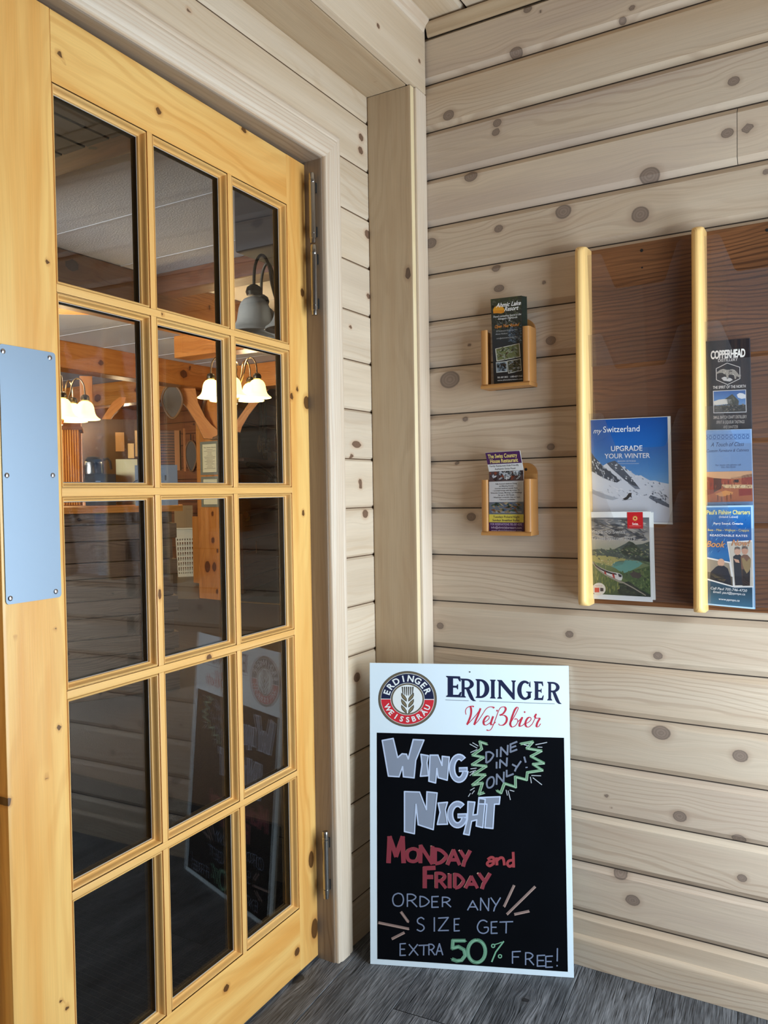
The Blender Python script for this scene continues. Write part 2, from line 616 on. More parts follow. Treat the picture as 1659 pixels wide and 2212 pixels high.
M['metal_dark'] = simple('dark_bronze_metal', (72, 66, 56), rough=.35, metal=.9)
M['metal_warm'] = simple('brushed_nickel_arm', (150, 130, 104), rough=.3, metal=1.0)
M['chalk_dark'] = simple('dark_green_blackboard', (34, 36, 34), rough=.7)
M['strip'] = simple('brass_floor_strip', (190, 150, 90), rough=.35, metal=.9)
M['shade_grey'] = simple('frosted_glass_shade_unlit', (228, 222, 208), rough=.35)
M['shade_lit'] = simple('frosted_glass_shade_lit', (255, 236, 180), rough=.5, emis=(255, 222, 128), estr=3.2)
M['bulb'] = simple('lit_bulb', (255, 240, 200), rough=.5, emis=(255, 240, 190), estr=14.0)
M['bulb_off'] = simple('unlit_bulb', (210, 214, 216), rough=.3)


def printmat():
    m_, nt, b = mat('printed_colour')
    a = nt.nodes.new('ShaderNodeAttribute')
    a.attribute_name = 'col'
    nt.links.new(a.outputs['Color'], b.inputs['Base Color'])
    b.inputs['Roughness'].default_value = .38
    return m_


M['print'] = printmat()
M['chalk'] = M['print'].copy()
M['chalk'].name = 'chalk_marker'
M['chalk'].node_tree.nodes['Principled BSDF'].inputs['Roughness'].default_value = .75

# ------------------------------------------------------------------ flat printing / lettering on a plane
_TXT = {}


def text_geo(s, bold=0.0, shear=0.0, space=1.0):
    k = (s, bold, shear, space)
    if k in _TXT: return _TXT[k]
    cu = bpy.data.curves.new('t', 'FONT')
    cu.body = s
    cu.size = 1.0
    cu.offset = bold
    cu.shear = shear
    cu.space_character = space
    cu.resolution_u = 3
    o = bpy.data.objects.new('t', cu)
    C.objects.link(o)
    dg = bpy.context.evaluated_depsgraph_get()
    dg.update()
    me = bpy.data.meshes.new_from_object(o.evaluated_get(dg))
    vs = np.array([v.co[:2] for v in me.vertices]) if len(me.vertices) else np.zeros((0, 2))
    fs = [tuple(p.vertices) for p in me.polygons]
    bpy.data.objects.remove(o)
    bpy.data.curves.remove(cu)
    bpy.data.meshes.remove(me)
    _TXT[k] = (vs, fs)
    return _TXT[k]


CAPH = None


def caph():
    global CAPH
    if CAPH is None:
        v, _ = text_geo('H')
        CAPH = v[:, 1].max() - v[:, 1].min()
    return CAPH


class Pl:
    """a plane: O + a*ex + b*ey, n = viewer side"""

    def __init__(s, O, ex, ey):
        s.O, s.ex, s.ey = np.array(O, float), nrm(ex), nrm(ey)
        s.n = np.cross(s.ex, s.ey)

    def P(s, a, b, h=0.0):
        return s.O + a * s.ex + b * s.ey + h * s.n

    def px(s, x, y):
        p = onpl(x, y, s.O, s.n) - s.O
        return np.array([p @ s.ex, p @ s.ey])


class Print:
    def __init__(s, pl):
        s.pl, s.V, s.F, s.Cc, s.h = pl, [], [], [], 0.0004

    def _add(s, pts, fs, col, h):
        n = len(s.V)
        cols = col if isinstance(col, list) else [col] * len(pts)
        for p, c in zip(pts, cols):
            s.V.append(s.pl.P(p[0], p[1], h))
            s.Cc.append((*lin(c), 1.0))
        s.F += [tuple(n + i for i in f) for f in fs]

    def lift(s):
        s.h += 0.00012 + min(getattr(s, 'k', 0), 40) * 1.6e-5
        s.k = 0
        return s

    def poly(s, pts, col, px=True, h=None):
        pts = [s.pl.px(*p) if px else np.array(p, float) for p in pts]
        tri = tessellate_polygon([[Vector((p[0], p[1], 0)) for p in pts]])
        s._add(pts, [tuple(t) for t in tri], col, s.h if h is None else h)
        return s

    def ell(s, cx, cy, rx, ry, col, a0=0, a1=360, inner=0.0, px=True, n=48, h=None):
        o = [(cx + rx * math.cos(math.radians(a0 + (a1 - a0) * i / n)), cy - ry * math.sin(math.radians(a0 + (a1 - a0) * i / n))) for i in range(n + 1)]
        if inner > 0:
            q = [(cx + (x - cx) * inner, cy + (y - cy) * inner) for x, y in o]
            for i in range(n):
                s.poly([o[i], o[i + 1], q[i + 1], q[i]], col, px, h)
        else:
            s.poly(o[:-1] if abs(a1 - a0) >= 360 else o, col, px, h)
        return s

    def stroke(s, pts, w, col, px=True, h=None, round_=True):
        """ribbon along pts; w in the same unit as pts (px or metres); w may be a list"""
        P = [np.array(p, float) for p in pts]
        for i in range(1, len(P) - 1):      # break the ribbon at sharp corners
            t0, t1 = P[i] - P[i - 1], P[i + 1] - P[i]
            if t0 @ t1 < .30 * np.linalg.norm(t0) * np.linalg.norm(t1):
                if hasattr(w, '__len__'):
                    wa, wb, wi = w[:i + 1], w[i:], w[i]
                else:
                    wa = wb = wi = w
                e0, e1 = t0 / (np.linalg.norm(t0) + 1e-9), t1 / (np.linalg.norm(t1) + 1e-9)
                s.stroke(list(P[:i]) + [P[i] + e0 * wi * .3], wa, col, px, h)
                s.stroke([P[i] - e1 * wi * .3] + list(P[i + 1:]), wb, col, px, h)
                return s
        ws = list(w) if hasattr(w, '__len__') else [w] * len(P)
        hh = s.h if h is None else h
        n = len(P)
        Lf, Rt = [], []
        for i in range(n):
            t0 = P[i] - P[i - 1] if i else P[1] - P[0]
            t1 = P[i + 1] - P[i] if i < n - 1 else t0
            t0, t1 = t0 / (np.linalg.norm(t0) + 1e-9), t1 / (np.linalg.norm(t1) + 1e-9)
            n0 = np.array([-t0[1], t0[0]])
            n1 = np.array([-t1[1], t1[0]])
            mm = n0 + n1
            l = np.linalg.norm(mm)
            if l < .5: mm = n0; k = 1.0
            else:
                mm /= l
                k = 1 / max(.6, mm @ n0)
            Lf.append(P[i] + mm * ws[i] / 2 * k)
            Rt.append(P[i] - mm * ws[i] / 2 * k)
        allp = Lf + Rt
        cv = [s.pl.px(*p) if px else p for p in allp]
        s.k = getattr(s, 'k', 0) + 1
        hh += (s.k % 40) * 1.6e-5
        s._add(cv, [(i, i + 1, n + i + 1, n + i) for i in range(n - 1)], col, hh)
        return s

    def fit(s, txt, p0, p1, hp, col, bold=0.0, shear=0.0, px=True, h=None, space=1.0):
        """one line of text, baseline p0 -> p1, capital height hp (px or metres)"""
        v, f = text_geo(txt, bold, shear, space)
        if not len(v): return s
        A = s.pl.px(*p0) if px else np.array(p0, float)
        B = s.pl.px(*p1) if px else np.array(p1, float)
        d = B - A
        L = np.linalg.norm(d)
        e = d / L
        q = np.array([-e[1], e[0]])
        if px:
            T = s.pl.px((p0[0] + p1[0]) / 2, (p0[1] + p1[1]) / 2 - hp)
            H = abs((T - (A + B) / 2) @ q)
        else:
            H = hp
        x0, x1 = v[:, 0].min(), v[:, 0].max()
        pts = [A + e * (x - x0) / (x1 - x0) * L + q * y / caph() * H for x, y in v]
        s._add(pts, f, col, s.h if h is None else h)
        return s

    def build(s, name, parent=None, m_=None):
        me = bpy.data.meshes.new(name)
        me.from_pydata([tuple(map(float, v)) for v in s.V], [], s.F)
        at_ = me.attributes.new('col', 'FLOAT_COLOR', 'POINT')
        at_.data.foreach_set('color', np.array(s.Cc, np.float32).ravel())
        me.materials.append(m_ or M['print'])
        return link(name, me, parent)
# ================================================================== PORCH SHELL
XW, YW, ZC = -1.15, 1.965, 2.46          # left wall face, right wall face, ceiling
ex, ey, ez = V3(1, 0, 0), V3(0, 1, 0), V3(0, 0, 1)


def wall_knots(pxs, ax, val, o_u, iu, z0, z1, asp=1.25):
    """photograph knots (x, y, radius px[, aspect]) -> board coordinates (u, v, r) for the row z0..z1"""
    out = []
    for k in pxs:
        p = on(k[0], k[1], ax, val)
        if z0 - .004 <= p[2] <= z1 + .004:
            q = on(k[0] + k[2], k[1], ax, val)
            out.append((abs(p[iu] - o_u), p[2] - z0, max(.003, np.linalg.norm(q - p) * .8), k[3] if len(k) > 3 else asp))
    return out


# ---- floor
fl = Wood()
fa = math.radians(-4.5)
fu, fv = V3(math.sin(fa), math.cos(fa), 0), V3(math.cos(fa), -math.sin(fa), 0)
for i in range(-16, 17):
    st = -3.0 + (i * 0.43) % 1.2 - 1.0
    while st < 3.2:
        kn = [(random.uniform(.2, 1.0), random.uniform(.04, .14), random.uniform(.008, .016), 1.6) for _ in range(2)]
        fl.board(fu * st + fv * (i * .18 + .05) + V3(0, .6, 0), fu, fv, ez, 1.198, [(0.0004, -.006), (.0006, -.0012), (.0018, 0), (.1782, 0), (.1794, -.0012), (.1796, -.006)], ru=.03, rv=.012, knots=kn, caps=False)
        st += 1.2
# trim the planks to the porch rectangle
me = fl.mesh('floor', M['floor_vinyl'])
bm = bmesh.new()
bm.from_mesh(me)
for co, no in (((-1.27, 0, 0), (-1, 0, 0)), ((1.6, 0, 0), (1, 0, 0)), ((0, 1.985, 0), (0, 1, 0)), ((0, -1.4, 0), (0, -1, 0))):
    bmesh.ops.bisect_plane(bm, geom=bm.verts[:] + bm.edges[:] + bm.faces[:], plane_co=co, plane_no=no, clear_outer=True)
bm.to_mesh(me)
bm.free()
tag(link('floor', me), 'dark grey wood-look vinyl plank floor of the porch', 'floor', kind='structure')

b = MB()
b.box((-1.285, -1.42, -.08), (1.72, 2.05, -.0035))
tag(b.build('floor', simple('subfloor', (30, 28, 28), .9)), 'dark subfloor below the vinyl planks of the porch', 'floor', kind='structure')

# ---- right wall (brochure wall)
RK = [(1140, 20, 9), (1167, 25, 4), (1365, 17, 7), (1344, 43, 8), (1114, 113, 13), (969, 249, 12), (1074, 265, 10), (1071, 286, 8), (1585, 175, 13), (1571, 287, 14),
      (1017, 380, 13), (1403, 379, 21, 1.2), (1217, 458, 18), (1383, 463, 22, 1.1), (1077, 494, 9), (1655, 371, 9), (931, 525, 12), (1071, 579, 9), (1078, 623, 9, 1.6), (1190, 736, 11),
      (1014, 745, 4), (1190, 965, 9), (1018, 1117, 10), (972, 820, 20), (1230, 1370, 10), (1421, 1416, 11), (1428, 1584, 20), (1599, 1633, 17), (1310, 1719, 5), (1468, 1763, 15),
      (1595, 1815, 16), (1339, 1887, 16), (1603, 1897, 12), (1367, 1945, 15), (951, 1352, 8), (1005, 905, 6), (1175, 610, 5), (1320, 1744, 3), (985, 1000, 5)]
wr = Wood()
mb = None
for k in range(-1, 19):
    z0 = .130 + .1278 * (k - 1) + .0006
    z1 = z0 + .1266
    segs = [(-1.03, -.02, .006, .006), (-.018, 1.6, .05, .02)]
    if abs(z0 - 1.92) < .02:
        segs = [(-1.03, -.2325, .006, .006), (-.2313, 1.6, .02, .01)]
    for n, (xa, xb, ru, rv) in enumerate(segs):
        kn = wall_knots(RK, 1, YW, xa, 0, z0, z1)
        kn = [q for q in kn if q[0] < xb - xa]
        if n == 1:
            kn += [(random.uniform(.1, 1.5), random.uniform(.02, .1), random.uniform(.006, .014)) for _ in range(4)]
        wr.board(V3(xa, YW, z0), ex, ez, -ey, xb - xa, pplank(.1266, .0145, .0115), ru=ru, rv=rv, knots=kn, caps=False, tint=random.uniform(-1, 1) + (1.2 if n == 1 and len(segs) and xa < -.2 else 0), seed=11 + k * 1.7 + n * .9)
me = wr.mesh('wall_right', M['white_pine'])
o = link('wall_right', me)
tag(o, 'knotty whitewashed tongue-and-groove pine wall holding the brochure racks', 'wall', kind='structure')
b = MB()
b.box((-1.3, YW + .0112, 0), (1.72, YW + .09, 2.6))
tag(b.build('wall_right', simple('wall_core', (60, 50, 42), .9)), 'dark backing behind the pine planks of the brochure wall', 'wall', kind='structure')

# ---- left wall around the door opening
LKN = [(780, 297, 5), (779, 324, 5), (794, 507, 6), (796, 640, 4), (778, 1040, 4), (779, 1051, 4), (789, 1110, 6), (771, 1463, 7), (408, 22, 5), (757, 706, 3), (760, 985, 4), (770, 960, 5, 2.4)]
wl = Wood()
YD0, YD1, ZD = -.107, 1.662, 2.031        # door opening
for k in range(-1, 19):
    z0 = .7656 - .1306 * 6 + .1306 * k + .0005
    z1 = z0 + .1296
    if z1 > 2.46: continue
    spans = [(YW, -1.38)] if z0 > 2.05 else [(YW, YD1 + .03), (YD0 - .03, -1.38)]
    for n, (ya, yb) in enumerate(spans):
        if z0 > 2.05:
            kn = wall_knots(LKN, 0, XW, ya, 1, z0, z1)
            kn = [(q[0], q[1], q[2]) for q in kn]
        else:
            kn = wall_knots(LKN, 0, XW, ya, 1, z0, z1) if n == 0 else []
        wl.board(V3(XW, ya, z0), -ey, ez, ex, ya - yb, pplank(.1296, .006, .006), ru=.01 if n == 0 else .04, rv=.008, knots=kn, caps=False, seed=71 + k * 1.3 + n)
o = wl.build('wall_left', M['pale_pine'])
tag(o, 'pale whitewashed pine plank wall around the glazed doors', 'wall', kind='structure')
b = MB()
b.box((-1.285, YD1 + .02, 0), (XW - .0055, YW + .0085, 2.6))
b.box((-1.285, -1.4, ZD + .02), (XW - .0055, YD1 + .02, 2.6))
b.box((-1.285, -1.4, 0), (XW - .0055, YD0 - .02, ZD + .02))
tag(b.build('wall_left', simple('wall_core_left', (96, 74, 54), .9)), 'solid core of the door wall seen behind its planks', 'wall', kind='structure')

# ---- far porch walls (out of frame, they close the porch and hold the assumed daylight openings; wood kept dark to cut bounce light)
b = Wood()
for k in range(19):
    z0 = .1306 * k
    for (ya, yb) in ([(YW, -1.4)] if not (.12 < z0 + .06 < 1.82) else [(YW, 1.905), (.86, -1.4)]):
        b.board(V3(.58, ya, z0), -ey, ez, -ex, ya - yb, pplank(.1300, .009, .008), ru=.1, rv=.02, caps=False)
tag(b.build('wall_far', M['timber_dark']), 'dark pine porch wall with an assumed large side window, beyond the right edge', 'wall', kind='structure')
b = Wood()
for k in range(19):
    z0 = .1306 * k
    for (xa, xb) in ([(XW, 1.6)] if z0 + .06 > 2.12 else [(XW, -.8), (.6, 1.6)]):
        b.board(V3(xa, -1.4, z0), ex, ez, ey, xb - xa, pplank(.1300, .009, .008), ru=.1, rv=.02, caps=False)
tag(b.build('wall_back', M['timber_dark']), 'dark pine porch wall with an assumed outer door, behind the viewer', 'wall', kind='structure')
wn = thing('window_assumed_1', (.61, 1.42, .2), 'assumed tall side window of the porch', 'window', kind='structure')  # assumed window, unseen; the side daylight lamp stands just inside it
b = MB()
for (a0, a1) in (((.57, .85, .10), (.64, .89, 1.83)), ((.57, 1.89, .10), (.64, 1.93, 1.83)), ((.57, .85, 1.79), (.64, 1.93, 1.83)), ((.57, .85, .10), (.64, 1.93, .15))):
    b.box(a0, a1)
b.build('window_frame', M['board_white'], wn)
MB().box((.602, .89, .15), (.608, 1.89, 1.79)).build('glass_pane', M['window_glass'], wn)
dn = thing('door_assumed_3', (-.1, -1.43, 0), 'assumed glazed outer porch door behind the viewer', 'door', kind='structure')  # assumed door, unseen; a weak daylight lamp stands just inside it
b = MB()
for (a0, a1) in (((-.8, -1.45, 0), (-.68, -1.41, 2.1)), ((.48, -1.45, 0), (.6, -1.41, 2.1)), ((-.8, -1.45, 1.98), (.6, -1.41, 2.1)), ((-.8, -1.45, 0), (.6, -1.41, .22))):
    b.box(a0, a1)
b.build('door_frame', M['board_white'], dn)
MB().box((-.68, -1.433, .22), (.48, -1.427, 1.98)).build('glass_pane', M['window_glass'], dn)

# ---- ceiling
cw = Wood()
for k in range(-3, 21):
    x0 = -.887 + .131 * k + .0015
    if x0 + .128 < -1.16: continue
    cw.board(V3(x0, YW, ZC), -ey, ex, -ez, 3.38, pplank(.128, .007, .012), ru=.05, rv=.012, caps=False)
tag(cw.build('ceiling', M['pale_pine']), 'whitewashed pine plank ceiling of the porch', 'ceiling', kind='structure')
b = MB()
b.box((-1.28, -1.4, ZC + .011), (1.72, YW + .08, ZC + .1))
tag(b.build('ceiling', bpy.data.materials['wall_core']), 'dark backing above the ceiling planks', 'ceiling', kind='structure')

# ---- beam casing along the top of the left wall
bw = Wood()
bw.board(V3(XW, 1.8855, 2.2705), -ey, ex, -ez, 3.25, pbox(.1215, .019, .0015), ru=.03, rv=.01, knots=[(.06, .065, .004)], tint=-.6)
tag(bw.build('trim_1', M['trim_pine']), 'underside board of the boxed beam over the door', 'trim', kind='structure')
bw = Wood()
kn = [(abs(1.958 - on(x, y, 0, -1.007)[1]), on(x, y, 0, -1.007)[2] - 2.2715, r) for x, y, r in ((817, 56, .006), (906, 132, .006))]
bw.board(V3(-1.007, 1.958, 2.2715), -ey, ez, ex, 3.3, pbox(.187, .019, .0015), ru=.006, rv=.006, knots=kn, tint=.2)
tag(bw.build('trim_2', M['pale_pine']), 'pale face board of the boxed beam, meeting the brochure wall', 'trim', kind='structure')
# dark shadow gap filler between beam box boards
b = MB()
b.box((XW, -1.38, 2.29), (-1.03, 1.96, 2.455))
tag(b.build('trim_3', bpy.data.materials['wall_core']), 'core of the boxed beam', 'trim', kind='structure')

cove = [(0, 0), (0, .004), (.004, .0075), (.010, .009), (.017, .0125), (.023, .019), (.026, .021), (.031, .021), (.031, 0)]
cr = Wood()
cr.board(V3(-1.007, 1.943, 2.429), -ey, ez, ex, 3.3, cove, ru=.05, rv=.004, tint=.3)
tag(cr.build('trim_4', M['casing']), 'small cove moulding along the beam under the ceiling', 'trim', kind='structure')
cr = Wood()
cr.board(V3(-1.0, YW - .0005, 2.4225), ex, ez, -ey, 2.6, cove, ru=.05, rv=.004, tint=-.3)
tag(cr.build('trim_5', M['trim_pine']), 'small cove moulding along the brochure wall under the ceiling', 'trim', kind='structure')

# ---- corner column casing
cl = Wood()
kc = on(880, 591, 1, 1.886)
cl.board(V3(XW + .002, 1.886, .001), ez, ex, -ey, 2.2685, pbox(.1325, .019, .0012), ru=.02, rv=.006, knots=[(kc[2], kc[0] - XW, .010, 1.6)], tint=-.4, seed=5)
tag(cl.build('trim_6', M['trim_pine']), 'wide front board of the boxed corner post', 'trim', kind='structure')
cl = Wood()
cl.board(V3(-1.0085, 1.9066, .001), ez, ey, ex, 2.2685, pbox(.057, .019, .0012), ru=.03, rv=.008, tint=.4, seed=9)
tag(cl.build('trim_7', M['casing']), 'narrow side board of the boxed corner post against the brochure wall', 'trim', kind='structure')
b = Wood()
b.board(V3(-1.0148, 1.8866, .002), ez, ey, ex, 2.267, pbox(.0180, .003, .0005), ru=.1, rv=.006)
tag(b.build('trim_8', M['edge_pine']), 'raw pale edge of the corner post front board', 'trim', kind='structure')

# ---- baseboard
bb = Wood()
bb.board(V3(-1.008, YW, 0.0005), ex, ez, -ey, 2.6, [(0, 0), (0, .0105), (.064, .0105), (.068, .0095), (.0735, .004), (.075, 0)], ru=.05, rv=.008, tint=-.5, seed=21, caps=True)
tag(bb.build('baseboard_right', M['white_pine']), 'pine baseboard under the brochure wall', 'baseboard', kind='structure')

# ---- door jamb and casing
jb = Wood()
jk = [(p[2], p[0] + 1.29, .006) for p in (on(706, 1847, 1, YD1), on(715, 1905, 1, YD1))]
jb.board(V3(-1.29, YD1, 0), ez, ex, -ey, ZD + .02, pbox(.141, .019, .001), ru=.02, rv=.008, knots=jk, tint=0, seed=3)
jb.board(V3(-1.149, YD0, 0), ez, -ex, ey, ZD + .02, pbox(.141, .019, .001), ru=.05, rv=.02, tint=0, seed=4)
jb.board(V3(-1.29, YD1, ZD), -ey, ex, -ez, YD1 - YD0, pbox(.141, .019, .001), ru=.03, rv=.01, tint=.2, seed=6)
tag(jb.build('trim_9', M['jamb']), 'grey stained jamb lining the door opening', 'trim', kind='structure')
# stop behind the doors
cs_prof = [(0, 0), (0, .009), (.0015, .0115), (.006, .0125), (.0095, .0120), (.0115, .0138), (.017, .0155), (.046, .0155), (.050, .0145), (.052, .0125), (.056, .0135), (.064, .0128), (.0705, .0095), (.072, .006), (.072, 0)]
cs = Wood()


def casing_leg(O, U, Vv, L, m0, m1, seed):
    """casing length with mitred ends: m0, m1 = shift per unit v at start and end"""
    w = Wood()
    w.board(O, U, Vv, ex, L, cs_prof, ru=.02, rv=.004, seed=seed, tint=.2)
    for P in w.V:
        r = (P - np.array(O))
        v_ = r @ np.array(Vv)
        u_ = r @ np.array(U)
        P += (np.outer(v_ * ((1 - u_ / L) * m0 + u_ / L * m1), U))
    off = cs.n
    for P, Fq, G, K, T in zip(w.V, w.F, w.G, w.K, w.T):
        cs.V.append(P); cs.F.append(Fq + off); cs.G.append(G); cs.K.append(K); cs.T.append(T)
    cs.n += w.n


CY1, CZ = 1.6650, 2.0345
casing_leg(V3(XW, CY1, 0), ez, ey, CZ, 0, 1, 31)
casing_leg(V3(XW, -.107, CZ), ey, ez, CY1 + .107, -1, 1, 37)
casing_leg(V3(XW, -.107, 0), ez, -ey, CZ, 0, 1, 41)
tag(cs.build('trim_10', M['casing']), 'moulded pale casing framing the glazed doors, mitred at the corner', 'trim', kind='structure')

# ================================================================== DOORS
A_D = math.radians(1.9)
DOOR_Z0, DOOR_Z1 = .008, 2.024
SE = [.006, .085, .2935, .307, .5325, .546, .765, .884]
ZR = [.165] + [x for c in (.5055, .857, 1.2073, 1.5555) for x in (c - .0068, c + .0068)] + [1.9025]
DK_R = [(653, 632, 5, 1.4), (663, 870, 9, 1.2), (642, 840, 4), (630, 856, 5), (672, 1857, 8, 1.9), (680, 2006, 9, 1.9), (655, 1108, 4)]
DK_L = [(103, 566, 6, 1.4), (20, 1732, 8, 1.4), (128, 1572, 7, 1.2), (101, 1678, 6), (132, 2161, 5), (145, 2176, 6), (121, 1742, 3), (33, 1378, 5, 1.4), (119, 1360, 5), (160, 640, 1)]
DK_T = [(128, 116, 8, 1.1), (186, 128, 6, .5), (343, 240, 8, 1.1), (527, 281, 5, 1.8), (141, 137, 3)]
DK_B = [(489, 2134, 7, 1.2), (642, 2056, 7, 1.0)]


class Leaf:
    def __init__(s, hinge, direc, normal):
        s.h, s.d, s.n = np.array(hinge, float), np.array(direc, float), np.array(normal, float)

    def P(s, a, z, n=0.0):
        return s.h + s.d * a + s.n * n + ez * z

    def px(s, x, y):
        p = onpl(x, y, s.h, s.n) - s.h
        return p @ s.d, p[2]


def frame_sweep(w, lf, s0, s1, z0, z1, prof, tint, seed):
    """mitred moulding round a rectangular opening; prof = (inset m, depth d)"""
    cor = [(s0, z0, 1, 1), (s1, z0, -1, 1), (s1, z1, -1, -1), (s0, z1, 1, -1)]
    k = len(prof)
    for i in range(4):
        a, b_ = cor[i], cor[(i + 1) % 4]
        P, G = [], []
        acc = 0
        L = math.hypot(b_[0] - a[0], b_[1] - a[1])
        for (c, uu) in ((a, 0), (b_, L)):
            acc = 0
            for j, (m_, d) in enumerate(prof):
                if j: acc += math.hypot(m_ - prof[j - 1][0], d - prof[j - 1][1])
                P.append(lf.P(c[0] + c[2] * m_, c[1] + c[3] * m_, -d))
                G.append((uu + seed + i * 2.3, acc + seed + i, seed + i))
        q = np.array([(j, j + 1, k + j + 1, k + j) for j in range(k - 1)])
        w.add(np.array(P), q, np.array(G), np.full(2 * k, 9.0), tint)


MOULD = [(0, 0), (0, .0035), (.0012, .0036), (.0016, .0018), (.0028, .0006), (.0042, .0010), (.0052, .0030), (.0056, .0060), (.0058, .0105), (.0066, .0128), (.0080, .0140), (.0094, .0144), (.0096, .0150), (.0100, .0195)]


def door_leaf(name, lf, label, mirror_side, fine):
    root = thing(name, lf.P(0, 0), label, 'door', kind='structure')
    T = .044
    ru, rv = (.010, .006) if fine else (.06, .02)
    zz = DOOR_Z1 - DOOR_Z0

    def kn(lst, fu, fv):
        if not fine: return [(random.uniform(.1, 1.8), random.uniform(.01, .07), .006) for _ in range(3)]
        out = []
        for k in lst:
            a, z = lf.px(k[0], k[1])
            a2, _ = lf.px(k[0] + k[2], k[1])
            r = abs(a2 - a) * .75
            out.append((fu(a, z), fv(a, z), r, k[3] if len(k) > 3 else 1.3))
        return out

    w = Wood()
    w.board(lf.P(SE[0], DOOR_Z0), ez, lf.d, lf.n, zz, pbox(SE[1] - SE[0], T, .0012), ru=ru, rv=rv, knots=kn(DK_R, lambda a, z: z - DOOR_Z0, lambda a, z: a - SE[0]), tint=.1, seed=2.2)
    w.build('stile', M['honey'], root)
    w = Wood()
    w.board(lf.P(SE[6], DOOR_Z0), ez, lf.d, lf.n, zz, pbox(SE[7] - SE[6], T, .0012), ru=ru, rv=rv, knots=kn(DK_L, lambda a, z: z - DOOR_Z0, lambda a, z: a - SE[6]), tint=-.2, seed=8.4)
    w.build('stile', M['honey'], root)
    w = Wood()
    w.board(lf.P(SE[1] + .0003, ZR[-1]), lf.d, ez, lf.n, SE[6] - SE[1] - .0006, pbox(DOOR_Z1 - ZR[-1], T, .0006), ru=ru, rv=rv, knots=kn(DK_T, lambda a, z: a - SE[1], lambda a, z: z - ZR[-1]), tint=0, seed=14.1)
    w.build('rail', M['honey'], root)
    w = Wood()
    w.board(lf.P(SE[1] + .0003, DOOR_Z0), lf.d, ez, lf.n, SE[6] - SE[1] - .0006, pbox(ZR[0] - DOOR_Z0, T, .0006), ru=ru, rv=rv, knots=kn(DK_B, lambda a, z: a - SE[1], lambda a, z: z - DOOR_Z0), tint=.5, seed=19.3)
    w.build('rail', M['honey'], root)
    for i in range(4):
        z0, z1 = ZR[1 + 2 * i], ZR[2 + 2 * i]
        w = Wood()
        kk = []
        if fine and i == 1: kk = kn([(452, 1421, 8, 1.0)], lambda a, z: a - SE[1], lambda a, z: z - z0)
        if fine and i == 3: kk = kn([(352, 679, 5, .8)], lambda a, z: a - SE[1], lambda a, z: z - z0)
        w.board(lf.P(SE[1] + .0003, z0), lf.d, ez, lf.n, SE[6] - SE[1] - .0006, pbox(z1 - z0, T, .0004), ru=.008 if fine else .05, rv=.005, knots=kk, tint=.2, seed=23 + i * 1.7)
        w.build('muntin', M['honey_mould'], root)
    for i in range(2):
        s0, s1 = SE[2 + 2 * i], SE[3 + 2 * i]
        w = Wood()
        zs = ZR
        for r in range(5):
            kk = kn([(345, 1284, 5, 2.4)], lambda a, z: z - zs[2 * r], lambda a, z: a - s0) if (fine and i == 1 and r == 2) else []
            w.board(lf.P(s0, zs[2 * r] + .0003), ez, lf.d, lf.n, zs[2 * r + 1] - zs[2 * r] - .0006, pbox(s1 - s0, T, .0004), ru=.01 if fine else .06, rv=.005, knots=kk, tint=.3, seed=31 + i + r * .2)
        w.build('muntin', M['honey_mould'], root)
    w = Wood()
    sp = MB()
    tp = MB()
    gl = MB()
    for ci in range(3):
        for r in range(5):
            s0, s1 = SE[1 + 2 * ci], SE[2 + 2 * ci]
            z0, z1 = ZR[2 * r], ZR[2 * r + 1]
            frame_sweep(w, lf, s0, s1, z0, z1, MOULD, .2, ci * 5 + r)
            i_ = .0100
            for (m0, m1, d0, d1, B) in ((i_, i_ + .0006, .0190, .0200, tp), (i_ - .001, i_ + .0012, .0200, .0330, sp)):
                for (a0, a1, b0, b1) in ((s0 + m0, s0 + m1, z0 + m0, z1 - m0), (s1 - m1, s1 - m0, z0 + m0, z1 - m0), (s0 + m0, s1 - m0, z0 + m0, z0 + m1), (s0 + m0, s1 - m0, z1 - m1, z1 - m0)):
                    B.obox(lf.P(a0, b0, -d1), lf.d * (a1 - a0), ez * (b1 - b0), lf.n * (d1 - d0))
            gl.obox(lf.P(s0 + .008, z0 + .008, -.0240), lf.d * (s1 - s0 - .016), ez * (z1 - z0 - .016), lf.n * .004)
    w.build('glazing_bead', M['honey_mould'], root)
    sp.build('glazing_spacer', M['spacer'], root)
    tp.build('glazing_tape', M['gasket'], root)
    gl.build('glass_pane', M['glass'], root)
    return root


hin = V3(-1.2, 1.668, 0)
lfA = Leaf(hin, V3(math.sin(A_D), -math.cos(A_D), 0), V3(math.cos(A_D), math.sin(A_D), 0))
doorA = door_leaf('door_1', lfA, 'honey pine fifteen-pane glass door with a metal push plate', 1, True)
lfB = Leaf(V3(-1.2, -.113, 0), V3(0, 1, 0), V3(1, 0, 0))
doorB = door_leaf('door_2', lfB, 'second honey pine glass door leaf past the left edge', -1, False)

# push plate with six screws
pp = MB()
q0, q1, z0, z1 = .7725, .8785, 1.0285, 1.4435
r_ = .006
out = []
for (cx, cz, a0) in ((q1 - r_, z1 - r_, 0), (q0 + r_, z1 - r_, 90), (q0 + r_, z0 + r_, 180), (q1 - r_, z0 + r_, 270)):
    for k in range(7):
        a = math.radians(a0 + k * 15)
        out.append(lfA.P(cx + r_ * math.cos(a), cz + r_ * math.sin(a), .0002))
pp.prism(out, lfA.n * .0016)
plate = pp.build('push_plate', M['alu'], doorA)
plate['label'] = 'satin metal push plate'
for (a, z) in ((.876, 1.432), (.788, 1.434), (.875, 1.235), (.788, 1.236), (.875, 1.038), (.788, 1.039)):
    MB().lathe(lfA.P(a - .004, z, .0017), [(.0045, 0), (.0042, .0009), (.0028, .0018), (.0008, .0021), (0, .0021)], 16, lfA.n).build('screw', M['screw'], plate)

